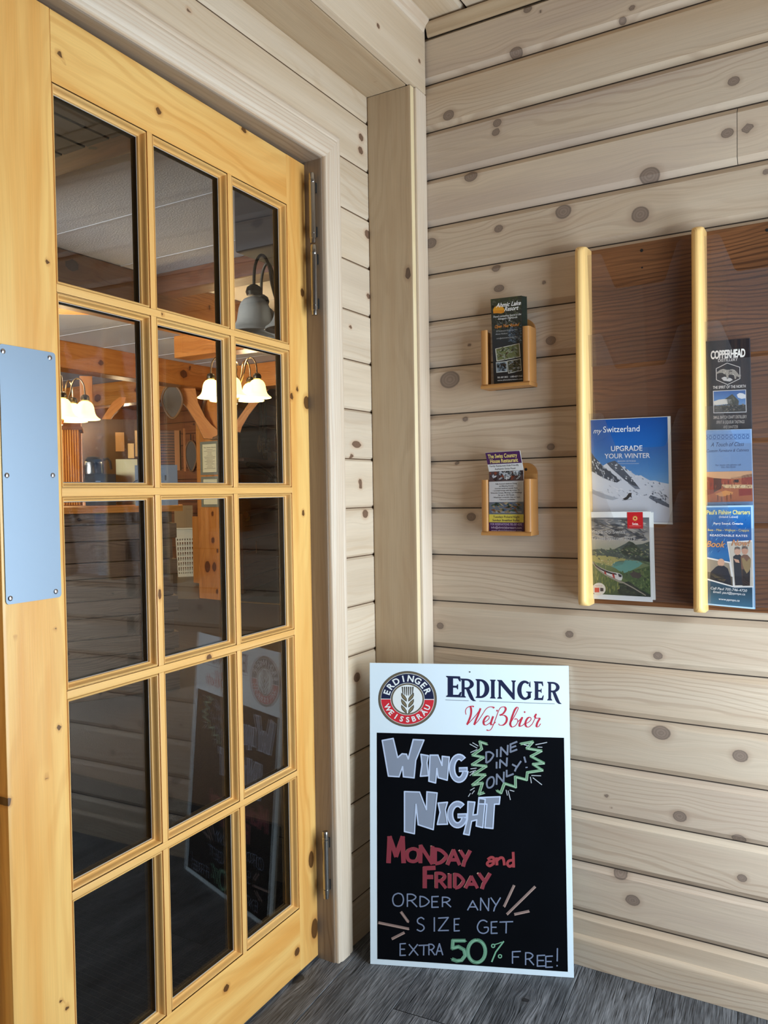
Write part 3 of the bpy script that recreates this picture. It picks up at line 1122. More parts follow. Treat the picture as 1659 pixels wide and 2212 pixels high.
# barrel hinges
def barrel(x, y, z0, z1, root):
    b = MB()
    L = z1 - z0
    R = .0083
    b.lathe((x, y, z0), [(0, 0), (R * .82, 0), (R * .86, .004), (R * .86, .011), (R, .012), (R, .023), (R * .9, .0235), (R, .0245), (R, L - .024), (R * .92, L - .0235), (R, L - .022), (R, L - .017), (R * .9, L - .016), (R * .95, L - .003), (R * .8, L), (0, L)], 28)
    o = b.build('hinge', M['steel'], root)
    return o


def hinge(x0, segs, label):
    first = None
    for (xx, z0, z1) in segs:
        o = barrel(xx, 1.647, z0, z1, doorA)
        o['label'] = label
        for zz in (z0 + .018, z1 - .045):
            MB().box((xx - .006, 1.6545, zz), (xx + .004, 1.6616, zz + .025)).build('hinge_leaf', M['black'], o)


hinge(0, [(-1.1668, 1.820, 1.992), (-1.1652, 1.642, 1.815)], 'steel hinge barrel at the top')
hinge(0, [(-1.1605, .172, .343)], 'steel hinge barrel at the foot')
# ================================================================== BROCHURE RACK ON THE RIGHT WALL
rack = thing('brochure_rack', (-.17, 1.95, .915), 'large oak literature rack with clear pockets and pale posts on the plank wall', 'brochure rack')
RX = [-.5700, -.3070, -.0440, .2190]
w = Wood()
w.board(V3(-.575, 1.9540, .9175), ex, ez, -ey, .80, pbox(.860, .0115, .001), ru=.02, rv=.012, seed=44.3, tint=0)
w.build('back_panel', M['oak'], rack)
for (px, py) in ((1386, 541), (1387, 578), (1657, 497)):
    p = on(px, py, 1, 1.9538)
    r_ = .0035 if py != 578 else .0018
    MB().lathe((p[0], 1.9539, p[2]), [(0, .0006), (r_, .0006), (r_ + .0003, 0)], 14, (0, -1, 0)).build('mounting_screw', M['black'], rack)
nose = [(0, 0), (0, .040)] + [(.012 - .012 * math.cos(math.radians(a)), .052 + .014 * math.sin(math.radians(a))) for a in range(0, 181, 15)] + [(.024, .040), (.024, 0)]
for i, x in enumerate(RX):
    w = Wood()
    w.board(V3(x - .012, 1.954, .917), ez, ex, -ey, .859, nose, ru=.05, rv=.006, taper=.016, seed=50 + i * 2.7, tint=.2)
    w.build('post', M['ash_post'], rack, ang=50)


def pocket(x0, x1, top, bottom):
    """clear front sheet with raised ears and a dipped middle, leaning out at the top"""
    dip = top - .086
    L = [(x0, bottom), (x0, top), (x0 + .026, top), (x0 + .031, top - .002), (x0 + .034, top - .006), (x0 + .061, dip + .006), (x0 + .066, dip + .001), (x0 + .072, dip)]
    Rr = [(x1 - (p[0] - x0), p[1]) for p in reversed(L)]
    pts = L + Rr
    yb, yt = 1.946, 1.9215
    f = lambda z: yb + (yt - yb) * (z - bottom) / (top - bottom)
    P = [V3(x, f(z), z) for x, z in pts]
    n = nrm(np.cross(P[1] - P[0], P[-1] - P[0]))
    if n[1] > 0: n = -n
    mb_ = MB()
    mb_.prism(P, n * .0022)
    # pocket floor and the bright polished edge of the dip
    mb_.obox(V3(x0, 1.947, bottom), V3(x1 - x0, 0, 0), V3(0, .006, 0), V3(0, 0, .002))
    return mb_


TT = [1.758, 1.568, 1.380, 1.193]
for c in range(3):
    for t in TT:
        pocket(RX[c] + .0122, RX[c + 1] - .0122, t, t - .262).build('pocket', M['acrylic'], rack, ang=20, recalc=True)


# ------------------------------------------------------------------ booklets and brochures
def sheet(name, pl, corners, thick, label, group=None, cat='brochure', paper=None):
    """a booklet: corners (px) TL TR BR BL on plane pl, thick behind the printed face"""
    pts = [pl.P(*pl.px(*c)) for c in corners]
    root = thing(name, sum(pts[2:], V3(0, 0, 0)) / 2, label, cat, group)
    MB().prism(pts, -pl.n * thick).build('paper', paper or M['paper'], root)
    return root


def lerp(a, b_, t):
    return tuple(a[i] + (b_[i] - a[i]) * t for i in range(len(a)))


def quad(corn, u, v):
    """bilinear px inside TL TR BR BL"""
    t = lerp(corn[0], corn[1], u)
    b_ = lerp(corn[3], corn[2], u)
    return lerp(t, b_, v)


class Q:
    """unit-square coordinates (u right, v down) on a cover"""

    def __init__(s, corn): s.c = corn

    def __call__(s, u, v): return quad(s.c, u, v)

    def poly(s, pr, pts, col): pr.poly([s(*p) for p in pts], col)

    def rect(s, pr, u0, v0, u1, v1, col): pr.poly([s(u0, v0), s(u1, v0), s(u1, v1), s(u0, v1)], col)

    def grad(s, pr, u0, v0, u1, v1, cols, n=6):
        k = len(cols) - 1
        for i in range(n * k):
            a, b_ = i / (n * k), (i + 1) / (n * k)
            def cc(t):
                j = min(int(t * k), k - 1)
                return lerp(cols[j], cols[j + 1], t * k - j)
            pr.poly([s(u0, v0 + (v1 - v0) * a), s(u1, v0 + (v1 - v0) * a), s(u1, v0 + (v1 - v0) * b_), s(u0, v0 + (v1 - v0) * b_)], [cc(a), cc(a), cc(b_), cc(b_)])

    def speck(s, pr, poly, n, cols, su, sv, rng, ang=0.0):
        """small irregular dabs inside polygon poly (u, v)"""
        us = [p[0] for p in poly]; vs = [p[1] for p in poly]
        def inside(x, y):
            c_ = False
            j = len(poly) - 1
            for i in range(len(poly)):
                (xi, yi), (xj, yj) = poly[i], poly[j]
                if (yi > y) != (yj > y) and x < (xj - xi) * (y - yi) / (yj - yi) + xi: c_ = not c_
                j = i
            return c_
        k = 0
        while k < n:
            x, y = rng.uniform(min(us), max(us)), rng.uniform(min(vs), max(vs))
            k += 1
            if not inside(x, y): continue
            a, b_ = su * rng.uniform(.4, 1.3), sv * rng.uniform(.4, 1.3)
            sh = ang + rng.uniform(-.4, .4)
            dx, dy = a * math.cos(sh), a * math.sin(sh)
            q = [(x - dx, y - dy), (x, y - b_), (x + dx, y + dy), (x, y + b_)]
            if all(min(us) <= p[0] <= max(us) and min(vs) <= p[1] <= max(vs) for p in q):
                s.poly(pr, q, rng.choice(cols))

    def text(s, pr, t, u0, u1, v, h, col, bold=0.0, shear=0.0, space=1.0):
        p0, p1 = s(u0, v), s(u1, v)
        H = math.dist(s(.5, v), s(.5, v - h))
        pr.fit(t, p0, p1, H, col, bold, shear, space=space)


def lean_plane(y_bot, z_bot, y_top, z_top):
    return Pl(V3(0, y_bot, z_bot), ex, nrm(V3(0, y_top - y_bot, z_top - z_bot)))


rng = random.Random(3)
# -- ski booklet (third tier, first column)
pl = lean_plane(1.9490, 1.118, 1.9345, 1.368)
cb = [(1266, 905.5), (1444.5, 897.5), (1449, 1132), (1270.5, 1126)]
rt = sheet('booklet', pl, [(1267, 907), (1448, 899), (1453, 1133), (1272, 1127)], .003, 'blue winter sports booklet with snowy peaks in the left column of the rack', cat='booklet')
pr = Print(pl)
q = Q(cb)
q.grad(pr, 0, 0.012, .985, .99, [(10, 72, 150), (24, 96, 176), (74, 140, 204), (150, 190, 222), (214, 222, 232)])
pr.lift()
ridge = [(0, .30), (.03, .285), (.06, .33), (.10, .38), (.15, .42), (.19, .46), (.24, .435), (.29, .42), (.34, .41), (.38, .44), (.44, .475), (.50, .50), (.55, .53), (.60, .555), (.65, .55), (.70, .575), (.76, .60), (.82, .60), (.88, .615), (.985, .63)]
q.poly(pr, ridge + [(.985, .99), (0, .99)], (214, 220, 230))
pr.lift()
q.poly(pr, [(0, .30), (.03, .285), (.06, .33), (.10, .38), (.15, .42), (.19, .46), (.25, .50), (.33, .55), (.40, .60), (.36, .62), (.27, .60), (.18, .57), (.08, .52), (0, .49)], (52, 62, 78))
q.poly(pr, [(.24, .435), (.29, .42), (.34, .41), (.40, .45), (.47, .52), (.54, .58), (.62, .66), (.55, .645), (.46, .60), (.36, .53), (.29, .48)], (74, 84, 100))
q.poly(pr, [(.45, .55), (.52, .57), (.60, .64), (.64, .68), (.58, .68), (.50, .63)], (120, 130, 146))
q.poly(pr, [(0, .66), (.10, .70), (.22, .735), (.30, .755), (.38, .77), (.30, .79), (.18, .77), (.06, .73), (0, .70)], (170, 178, 190))
q.poly(pr, [(.76, .735), (.84, .755), (.92, .79), (.985, .82), (.985, .85), (.90, .825), (.80, .79), (.74, .76)], (96, 104, 118))
pr.lift()
q.speck(pr, [(0, .32), (.2, .46), (.42, .60), (.3, .62), (0, .5)], 260, [(206, 212, 222), (40, 50, 64), (150, 160, 176)], .012, .012, rng, .6)
q.speck(pr, [(.24, .43), (.36, .42), (.62, .56), (.95, .63), (.97, .70), (.7, .64), (.5, .6)], 240, [(232, 236, 242), (110, 120, 138), (200, 208, 220)], .014, .008, rng, .5)
q.speck(pr, [(.1, .62), (.6, .7), (.97, .68), (.97, .82), (.7, .74), (.3, .78)], 160, [(190, 198, 210), (150, 158, 172), (236, 238, 242)], .02, .006, rng, .25)
q.speck(pr, [(.74, .70), (.98, .72), (.98, .84), (.8, .8)], 60, [(70, 76, 90), (120, 128, 140)], .014, .008, rng, .3)
pr.lift()
q.poly(pr, [(.425, .775), (.47, .755), (.50, .72), (.535, .716), (.53, .74), (.535, .765), (.515, .752), (.49, .775), (.455, .788)], (34, 28, 30))
q.poly(pr, [(.42, .785), (.54, .775), (.54, .778), (.42, .79)], (90, 92, 104))
q.text(pr, 'my', .085, .19, .142, .046, (240, 244, 248), shear=.35)
q.text(pr, 'Switzerland', .205, .645, .136, .056, (240, 244, 248))
q.text(pr, 'UPGRADE', .295, .675, .318, .048, (238, 242, 248), bold=.012)
q.text(pr, 'YOUR WINTER', .215, .765, .387, .044, (238, 242, 248), bold=.012)
q.text(pr, 'SEASON 2019/2020', .37, .59, .422, .014, (220, 228, 240))
q.rect(pr, .37, .438, .63, .4405, (226, 232, 240))
pr.build('cover_print', rt)

# -- train map booklet (bottom tier, first column) and the copy behind it
pl = lean_plane(1.9470, .934, 1.9330, 1.143)
cb = [(1265, 1106), (1405.5, 1105), (1409.5, 1300.5), (1270, 1292.5)]
rt2 = sheet('booklet', lean_plane(1.9510, .932, 1.9372, 1.141), [(1270, 1108), (1411, 1107), (1416, 1296), (1274, 1290)], .002, 'second copy of the train map booklet, peeking out behind the front one', cat='booklet')
rt = sheet('booklet', pl, cb, .0024, 'landscape train map booklet with a red tab at the foot of the left column', cat='booklet')
pr = Print(pl)
q = Q(cb)
q.rect(pr, 0, 0, 1, 1, (228, 230, 230))
pr.lift()
q.grad(pr, .012, .065, .975, .945, [(92, 96, 102), (132, 130, 128), (176, 170, 158), (150, 152, 132), (110, 122, 84), (92, 108, 58), (84, 100, 50), (58, 76, 40)])
pr.lift()
q.speck(pr, [(.012, .07), (.97, .07), (.97, .33), (.012, .33)], 170, [(70, 72, 78), (180, 174, 164), (150, 148, 148), (104, 106, 112)], .10, .016, rng, .1)
q.poly(pr, [(.012, .45), (.12, .43), (.25, .425), (.36, .435), (.44, .42), (.52, .39), (.60, .36), (.66, .33), (.72, .345), (.76, .37), (.86, .36), (.975, .33), (.975, .56), (.6, .53), (.3, .50), (.012, .50)], (70, 80, 72))
q.poly(pr, [(.66, .33), (.72, .345), (.80, .40), (.90, .47), (.975, .52), (.975, .60), (.8, .55), (.62, .50), (.50, .46)], (78, 96, 60))
q.poly(pr, [(.012, .50), (.3, .50), (.6, .53), (.55, .60), (.4, .62), (.012, .56)], (164, 156, 92))
q.poly(pr, [(.37, .62), (.42, .575), (.52, .55), (.66, .545), (.80, .55), (.86, .575), (.80, .615), (.68, .66), (.58, .69), (.50, .67), (.44, .64)], (92, 146, 134))
q.poly(pr, [(.50, .67), (.58, .69), (.70, .655), (.80, .64), (.975, .60), (.975, .92), (.8, .86), (.64, .78), (.52, .73)], (66, 88, 44))
q.poly(pr, [(.55, .80), (.64, .78), (.8, .86), (.975, .92), (.975, .945), (.55, .945), (.46, .92), (.50, .85)], (34, 44, 30))
pr.lift()
q.speck(pr, [(.012, .42), (.5, .42), (.97, .34), (.97, .60), (.6, .54), (.012, .54)], 260, [(52, 64, 56), (110, 122, 92), (92, 108, 70), (150, 146, 110), (60, 70, 62)], .022, .008, rng, .2)
q.speck(pr, [(.012, .56), (.3, .62), (.5, .82), (.5, .94), (.012, .94)], 330, [(128, 140, 64), (96, 110, 44), (150, 150, 78), (70, 90, 34)], .012, .03, rng, -1.0)
q.speck(pr, [(.5, .68), (.97, .62), (.97, .92), (.7, .82)], 240, [(46, 64, 34), (92, 112, 56), (78, 100, 52), (110, 124, 70)], .018, .014, rng, .2)
q.speck(pr, [(.46, .80), (.97, .92), (.97, .944), (.48, .944)], 130, [(24, 30, 22), (48, 58, 36), (60, 70, 42)], .03, .016, rng, .2)
q.speck(pr, [(.2, .55), (.45, .53), (.4, .62), (.2, .6)], 60, [(200, 190, 140), (176, 150, 110), (120, 130, 80)], .012, .008, rng, 0)
pr.lift()
pr.stroke([q(.04, .545), q(.08, .56), q(.11, .60), q(.14, .635), q(.20, .675), q(.28, .715), q(.38, .75), q(.50, .79), q(.56, .80), q(.70, .85), q(.9, .93)], [1, 1.4, 2, 2.4, 3, 3.4, 4, 4, 3, 2.4, 2], (150, 140, 124))
q.poly(pr, [(.075, .555), (.10, .575), (.13, .60), (.20, .635), (.28, .66), (.36, .68), (.46, .69), (.51, .70), (.54, .715), (.545, .745), (.53, .775), (.48, .775), (.40, .75), (.30, .715), (.20, .67), (.13, .63), (.09, .59)], (214, 212, 208))
pr.lift()
q.poly(pr, [(.10, .578), (.14, .607), (.21, .643), (.29, .668), (.37, .688), (.45, .698), (.46, .715), (.37, .708), (.28, .688), (.20, .66), (.13, .622)], (46, 34, 34))
q.poly(pr, [(.475, .70), (.515, .708), (.535, .72), (.525, .74), (.49, .735)], (30, 32, 38))
q.poly(pr, [(.38, .69), (.415, .695), (.43, .755), (.40, .745)], (176, 34, 34))
q.poly(pr, [(.26, .672), (.29, .68), (.30, .715), (.27, .705)], (176, 34, 34))
q.poly(pr, [(.66, .70), (.72, .665), (.78, .685), (.82, .68), (.84, .72), (.80, .745), (.70, .735)], (66, 56, 50))
q.text(pr, 'Mapa do Swiss', .075, .60, .248, .042, (206, 204, 200))
q.text(pr, 'Travel System 2019', .075, .755, .322, .042, (196, 194, 192))
q.rect(pr, .640, .005, .880, .19, (190, 28, 36))
pr.lift()
c0 = q(.76, .075)
for k in range(12):
    a = k * math.pi / 6
    pr.poly([(c0[0] + 6.6 * math.cos(a), c0[1] + 6.6 * math.sin(a)), (c0[0] + 3 * math.cos(a + .26), c0[1] + 3 * math.sin(a + .26)), (c0[0] + 3 * math.cos(a - .26), c0[1] + 3 * math.sin(a - .26))], (236, 206, 110))
pr.ell(c0[0], c0[1], 4, 4, (240, 214, 128), inner=.6, n=20)
q.text(pr, 'Swiss.', .715, .81, .148, .026, (244, 232, 226), bold=.015)
q.rect(pr, .665, .158, .855, .161, (226, 160, 150))
c1 = q(.175, .885)
pr.ell(c1[0], c1[1], 14.5, 13.5, (222, 216, 206), n=32)
pr.lift()
pr.poly([(c1[0] - 9, c1[1] - 3), (c1[0] + 1, c1[1] - 3), (c1[0] + 1, c1[1] + 7), (c1[0] - 9, c1[1] + 7)], (200, 50, 40))
pr.poly([(c1[0] + 3, c1[1] - 3), (c1[0] + 10, c1[1] - 2), (c1[0] + 10, c1[1] + 5), (c1[0] + 3, c1[1] + 5)], (60, 40, 40))
pr.fit('Swiss Travel', (c1[0] - 7, c1[1] - 6), (c1[0] + 7, c1[1] - 6), 2.4, (170, 90, 80))
pr.build('cover_print', rt)


def brochure_stack(corners, base, label, n, behind_label, dx=1.6, dy=-.6, group=None, paper=None):
    """n identical leaflets one behind the other; returns the front one's root and plane"""
    yb, zb, yt, zt = base
    for k in range(n, 0, -1):
        p2 = lean_plane(yb + .0016 * k, zb, yt + .0016 * k, zt)
        sheet('brochure', p2, [(c[0] + dx * k, c[1] + (dy * k if j < 2 else 0)) for j, c in enumerate(corners)], .0008, behind_label, group, paper=paper)
    pl = lean_plane(yb, zb, yt, zt)
    return sheet('brochure', pl, corners, .0008, label, paper=paper), pl


# -- dark distillery leaflet (third tier, second column)
cb = [(1519.5, 738.5), (1619, 730.5), (1624, 946), (1524, 947)]
rt, pl = brochure_stack(cb, (1.9500, 1.318, 1.9352, 1.523), 'dark timber-look leaflet with a hexagon animal emblem, topmost in the rack', 1, 'spare dark leaflet tucked right behind the topmost one', paper=simple('brown_black_printed_paper', (70, 62, 66), .45))
pr = Print(pl)
q = Q(cb)
q.rect(pr, 0, 0, 1, 1, (34, 27, 30))
pr.lift()
for k in range(15):
    u0 = k / 15
    q.rect(pr, u0 + .004, 0, u0 + .062, 1, rng.choice([(40, 31, 32), (30, 25, 30), (46, 35, 34), (26, 22, 28)]))
pr.lift()
q.speck(pr, [(0, 0), (1, 0), (1, 1), (0, 1)], 200, [(52, 38, 36), (22, 18, 24), (60, 44, 40)], .006, .05, rng, 0)
pr.lift()
q.text(pr, 'COPPERHEAD', .15, .90, .182, .078, (232, 228, 222), bold=.035, space=.9)
q.text(pr, 'DISTILLERY', .31, .735, .218, .028, (214, 208, 204), bold=.01)
hx = [(.505, .235), (.775, .285), (.775, .40), (.505, .455), (.265, .40), (.265, .285), (.505, .235)]
pr.stroke([q(*p) for p in hx], 1.4, (206, 202, 198))
pr.lift()
q.poly(pr, [(.255, .335), (.29, .318), (.36, .298), (.42, .292), (.50, .305), (.62, .30), (.69, .32), (.745, .355), (.78, .372), (.80, .36), (.792, .382), (.755, .388), (.70, .372), (.69, .40), (.66, .402), (.645, .362), (.56, .352), (.525, .362), (.53, .395), (.49, .398), (.475, .352), (.43, .345), (.40, .332), (.34, .33), (.29, .338)], (158, 152, 142))
q.poly(pr, [(.37, .385), (.44, .372), (.58, .392), (.62, .41), (.55, .425), (.42, .412)], (196, 194, 192))
pr.lift()
q.speck(pr, [(.30, .30), (.68, .31), (.68, .37), (.45, .345)], 40, [(104, 98, 92), (206, 200, 190), (70, 64, 62)], .02, .006, rng, .3)
q.text(pr, 'THE SPIRIT OF THE NORTH', .185, .895, .492, .028, (226, 222, 218), bold=.012)
q.rect(pr, .185, .512, .90, .742, (206, 208, 212))
pr.lift()
q.grad(pr, .20, .519, .885, .735, [(58, 96, 158), (92, 136, 190), (150, 170, 196)], 4)
pr.lift()
q.poly(pr, [(.70, .56), (.76, .545), (.83, .55), (.885, .565), (.885, .60), (.8, .605), (.72, .59)], (222, 226, 232))
q.poly(pr, [(.20, .62), (.30, .605), (.42, .60), (.58, .605), (.60, .65), (.20, .66)], (206, 204, 198))
q.poly(pr, [(.44, .60), (.60, .553), (.72, .612), (.74, .625), (.73, .67), (.55, .67)], (70, 72, 66))
q.poly(pr, [(.48, .605), (.60, .568), (.66, .61), (.64, .66), (.5, .655)], (112, 112, 96))
q.rect(pr, .20, .665, .885, .735, (58, 56, 52))
pr.lift()
q.speck(pr, [(.2, .65), (.88, .65), (.88, .735), (.2, .735)], 90, [(88, 84, 76), (40, 42, 36), (120, 112, 100)], .03, .008, rng, 0)
for i, t in enumerate(['SMALL BATCH CRAFT DISTILLERY', 'SPIRIT & LIQUEUR TASTINGS', 'AND SANITIZER', 'HAND CRAFTED SPIRITS']):
    u0, u1 = [(.18, .90), (.245, .85), (.39, .71), (.26, .83)][i]
    q.text(pr, t, u0, u1, .80 + i * .0505, .03, (190, 184, 178), bold=.008)
pr.build('cover_print', rt)

# -- pale blue furniture leaflet (second column, second from bottom)
cb = [(1518, 930.5), (1622, 928), (1627, 1098), (1522, 1100)]
rt, pl = brochure_stack(cb, (1.9490, 1.130, 1.9340, 1.327), 'pale blue furniture leaflet with a red kitchen picture, below the dark one', 1, 'second copy edging out behind the pale blue leaflet', dx=1.5, dy=-1.5, paper=simple('pale_blue_printed_paper', (170, 190, 214), .45))
pr = Print(pl)
q = Q(cb)
q.rect(pr, 0, 0, 1, 1, (112, 144, 188))
pr.lift()
for k in range(11):
    c0 = q(.07 + k * .086, .085)
    pr.ell(c0[0], c0[1], 3.6, 4.2, (66, 96, 146), inner=.62, n=14)
    pr.stroke([(c0[0] - 4, c0[1] + 5), (c0[0] + 4, c0[1] + 5)], .8, (66, 96, 146))
    pr.stroke([(c0[0] - 4, c0[1] - 5), (c0[0] + 4, c0[1] - 5)], .8, (66, 96, 146))
q.text(pr, 'A Touch of Class', .16, .85, .205, .052, (40, 52, 90), shear=.35)
q.text(pr, 'Custom Furniture & Cabinets', .07, .95, .275, .036, (44, 56, 94), shear=.35)
q.text(pr, 'For more info please call', .25, .77, .452, .022, (44, 56, 94))
q.text(pr, '705-783-0200', .36, .66, .482, .022, (44, 56, 94))
q.rect(pr, 0, .525, 1, .912, (168, 96, 58))
pr.lift()
q.poly(pr, [(0, .525), (1, .525), (1, .60), (.55, .625), (.2, .605), (0, .585)], (206, 160, 118))
q.poly(pr, [(0, .575), (.2, .60), (.2, .80), (0, .83)], (136, 52, 30))
q.poly(pr, [(.2, .605), (.36, .612), (.36, .74), (.2, .79)], (82, 40, 28))
q.poly(pr, [(.36, .612), (.56, .622), (.56, .69), (.36, .69)], (150, 62, 36))
q.poly(pr, [(.56, .60), (.78, .595), (.78, .69), (.56, .685)], (178, 96, 56))
q.poly(pr, [(.60, .63), (.72, .63), (.72, .668), (.60, .668)], (40, 28, 26))
q.poly(pr, [(.78, .58), (1, .56), (1, .70), (.78, .69)], (142, 54, 32))
q.poly(pr, [(.36, .69), (1, .70), (1, .745), (.42, .735)], (208, 176, 130))
q.poly(pr, [(.72, .75), (.98, .75), (.98, .83), (.72, .84)], (140, 48, 34))
q.poly(pr, [(.22, .81), (.44, .765), (.60, .79), (.58, .815), (.36, .845)], (206, 140, 74))
pr.lift()
for (a, b_) in ((.28, .84), (.36, .86), (.47, .84), (.55, .82)):
    pr.stroke([q(a, b_ - .02), q(a, b_ + .05)], 1.3, (96, 50, 28))
q.speck(pr, [(.38, .70), (.98, .70), (.98, .745), (.42, .735)], 50, [(120, 90, 60), (230, 210, 170), (90, 50, 40)], .016, .01, rng, 0)
q.speck(pr, [(.05, .6), (.95, .6), (.95, .69), (.05, .78)], 50, [(112, 44, 28), (190, 104, 62), (70, 34, 26)], .006, .03, rng, 0)
q.text(pr, '250 Main Street', .38, .75, .965, .024, (44, 56, 94))
pr.build('cover_print', rt)

# -- fishing charter leaflet (second column, bottom)
cb = [(1518.5, 1093), (1626, 1091.5), (1629.5, 1316), (1522.5, 1306)]
rt, pl = brochure_stack(cb, (1.9470, .934, 1.9325, 1.158), 'bright blue fishing leaflet with angler snapshots at the foot of the rack', 2, 'further copies behind the bright blue fishing leaflet', dx=1.1, dy=-.4, group='spare fishing leaflets', paper=simple('sky_blue_printed_paper', (128, 172, 206), .45))
pr = Print(pl)
q = Q(cb)
q.rect(pr, 0, 0, 1, 1, (176, 208, 232))
pr.lift()
q.grad(pr, .035, .015, .965, .985, [(70, 128, 188), (22, 92, 164), (14, 84, 156), (34, 110, 176), (26, 78, 120), (20, 62, 84), (58, 110, 140)], 4)
pr.lift()
q.speck(pr, [(.05, .03), (.95, .03), (.95, .36), (.05, .52)], 150, [(40, 118, 186), (12, 70, 140), (90, 158, 208), (28, 100, 172)], .03, .008, rng, -.6)
pr.lift()
q.text(pr, "Paul's Fishing Charters", .075, .945, .085, .040, (232, 222, 130), bold=.02)
q.text(pr, '(Inland Lakes)', .32, .70, .12, .020, (236, 238, 240))
q.text(pr, 'Parry Sound, Ontario', .21, .80, .187, .022, (236, 238, 240), bold=.012)
q.text(pr, 'Bass - Pike - Walleye - Crappie', .09, .92, .252, .022, (214, 200, 120), bold=.01)
q.text(pr, 'REASONABLE RATES', .13, .885, .305, .020, (232, 236, 240), bold=.012)
q.poly(pr, [(.005, .512), (.525, .555), (.60, .805), (.005, .742)], (226, 228, 228))
q.poly(pr, [(.47, .355), (.985, .335), (.995, .79), (.60, .805)], (228, 230, 230))
pr.lift()
q.poly(pr, [(.02, .528), (.51, .568), (.575, .79), (.02, .728)], (150, 140, 124))
q.poly(pr, [(.49, .368), (.97, .348), (.98, .778), (.615, .79)], (196, 190, 178))
pr.lift()
q.poly(pr, [(.02, .66), (.57, .70), (.575, .79), (.02, .728)], (92, 84, 72))
q.poly(pr, [(.10, .735), (.14, .66), (.24, .61), (.30, .595), (.40, .595), (.48, .62), (.53, .70), (.55, .785), (.30, .76)], (34, 36, 50))
q.poly(pr, [(.12, .665), (.26, .70), (.44, .73), (.40, .755), (.26, .735), (.14, .69)], (134, 118, 84))
c0 = q(.345, .565)
pr.ell(c0[0], c0[1], 7.5, 8.5, (206, 166, 142), n=20)
for (hu, hv, col) in ((.68, .445, (198, 158, 136)), (.83, .437, (192, 146, 122))):
    c0 = q(hu, hv)
    bodyu = hu
    q.poly(pr, [(bodyu - .09, .50), (bodyu - .03, .478), (bodyu + .05, .478), (bodyu + .11, .51), (bodyu + .10, .60), (bodyu + .09, .775), (bodyu - .06, .782), (bodyu - .08, .60)], (30, 32, 44) if hu < .7 else (120, 84, 66))
    if hu > .7: q.poly(pr, [(bodyu - .08, .62), (bodyu + .10, .62), (bodyu + .09, .775), (bodyu - .06, .782)], (24, 26, 36))
    pr.lift()
    pr.ell(c0[0], c0[1], 7.0, 8.6, col, n=20)
    q.poly(pr, [(hu - .06, hv - .012), (hu - .055, hv - .036), (hu, hv - .045), (hu + .055, hv - .036), (hu + .06, hv - .012), (hu, hv - .022)], (110, 104, 100))
    pr.lift()
q.poly(pr, [(.60, .52), (.70, .53), (.72, .56), (.64, .555)], (200, 156, 130))
q.poly(pr, [(.76, .515), (.80, .505), (.86, .545), (.91, .51), (.95, .52), (.94, .60), (.90, .64), (.86, .66), (.82, .63), (.78, .58)], (146, 124, 84))
pr.lift()
q.text(pr, 'Book', .05, .44, .412, .058, (206, 150, 96), bold=.02, shear=.35)
q.text(pr, 'Now!', .56, .945, .392, .058, (196, 136, 92), bold=.02, shear=.35)
q.text(pr, 'Call Paul 705-746-4720', .125, .86, .838, .024, (226, 232, 236), bold=.012, shear=.2)
q.text(pr, 'Email: paul@ppmps.ca', .175, .82, .872, .022, (226, 232, 236), bold=.012, shear=.2)
q.text(pr, 'www.ppmps.ca', .285, .705, .938, .020, (226, 232, 236), bold=.012, shear=.2)
pr.build('cover_print', rt)


# ================================================================== SMALL WALL HOLDERS
def holder(name, lx0, lx1, rx0, rx1, z0, zarm_l, zarm_r, bx0, bx1, btop, label):
    root = thing(name, ((lx0 + rx1) / 2, 1.945, z0), label, 'leaflet holder')
    r = .028
    pts = [(bx0, z0), (bx1, z0)]
    for a in range(0, 91, 15):
        pts.append((bx1 - r + r * math.cos(math.radians(a)), btop - r + r * math.sin(math.radians(a))))
    for a in range(90, 181, 15):
        pts.append((bx0 + r + r * math.cos(math.radians(a)), btop - r + r * math.sin(math.radians(a))))
    w = Wood()
    w.board(V3(bx0, 1.9573, z0), ez, ex, -ey, btop - z0 - r, pbox(bx1 - bx0, .0076, .001), ru=.03, rv=.01, seed=61)
    w.build('back_plate', M['holder'], root)
    # rounded head of the back plate
    MB().prism([V3(x, 1.9572, z) for x, z in pts[2:]], V3(0, .008, 0)).build('back_head', M['holder_plain'], root)
    arm = [(0, 0), (0, .040)] + [(.008 - .008 * math.cos(math.radians(a)), .040 + .009 * math.sin(math.radians(a))) for a in range(15, 91, 15)] + [(.015, .0488), (.018, .047), (.019, .044), (.0185, .041), (.012, .0385), (.0095, .034), (.009, 0)]
    w = Wood()
    w.board(V3(lx0, 1.957, z0 + .010), ez, ex, -ey, zarm_l - z0 - .01, arm, ru=.03, rv=.004, seed=64, tint=.3)
    w.build('side_arm', M['holder'], root, ang=50)
    w = Wood()
    w.board(V3(rx1, 1.957, z0 + .010), ez, -ex, -ey, zarm_r - z0 - .01, arm, ru=.03, rv=.004, seed=67, tint=.3)
    w.build('side_arm', M['holder'], root, ang=50)
    w = Wood()
    w.board(V3(lx0 + .001, 1.957, z0), ex, ey * -1, ez, rx1 - lx0 - .002, [(-.008, -.0), (-.008, .010), (.046, .010), (.050, .006), (.050, 0), (-.008, 0)], ru=.03, rv=.008, seed=70, tint=.1)
    w.build('base', M['holder'], root)
    return root


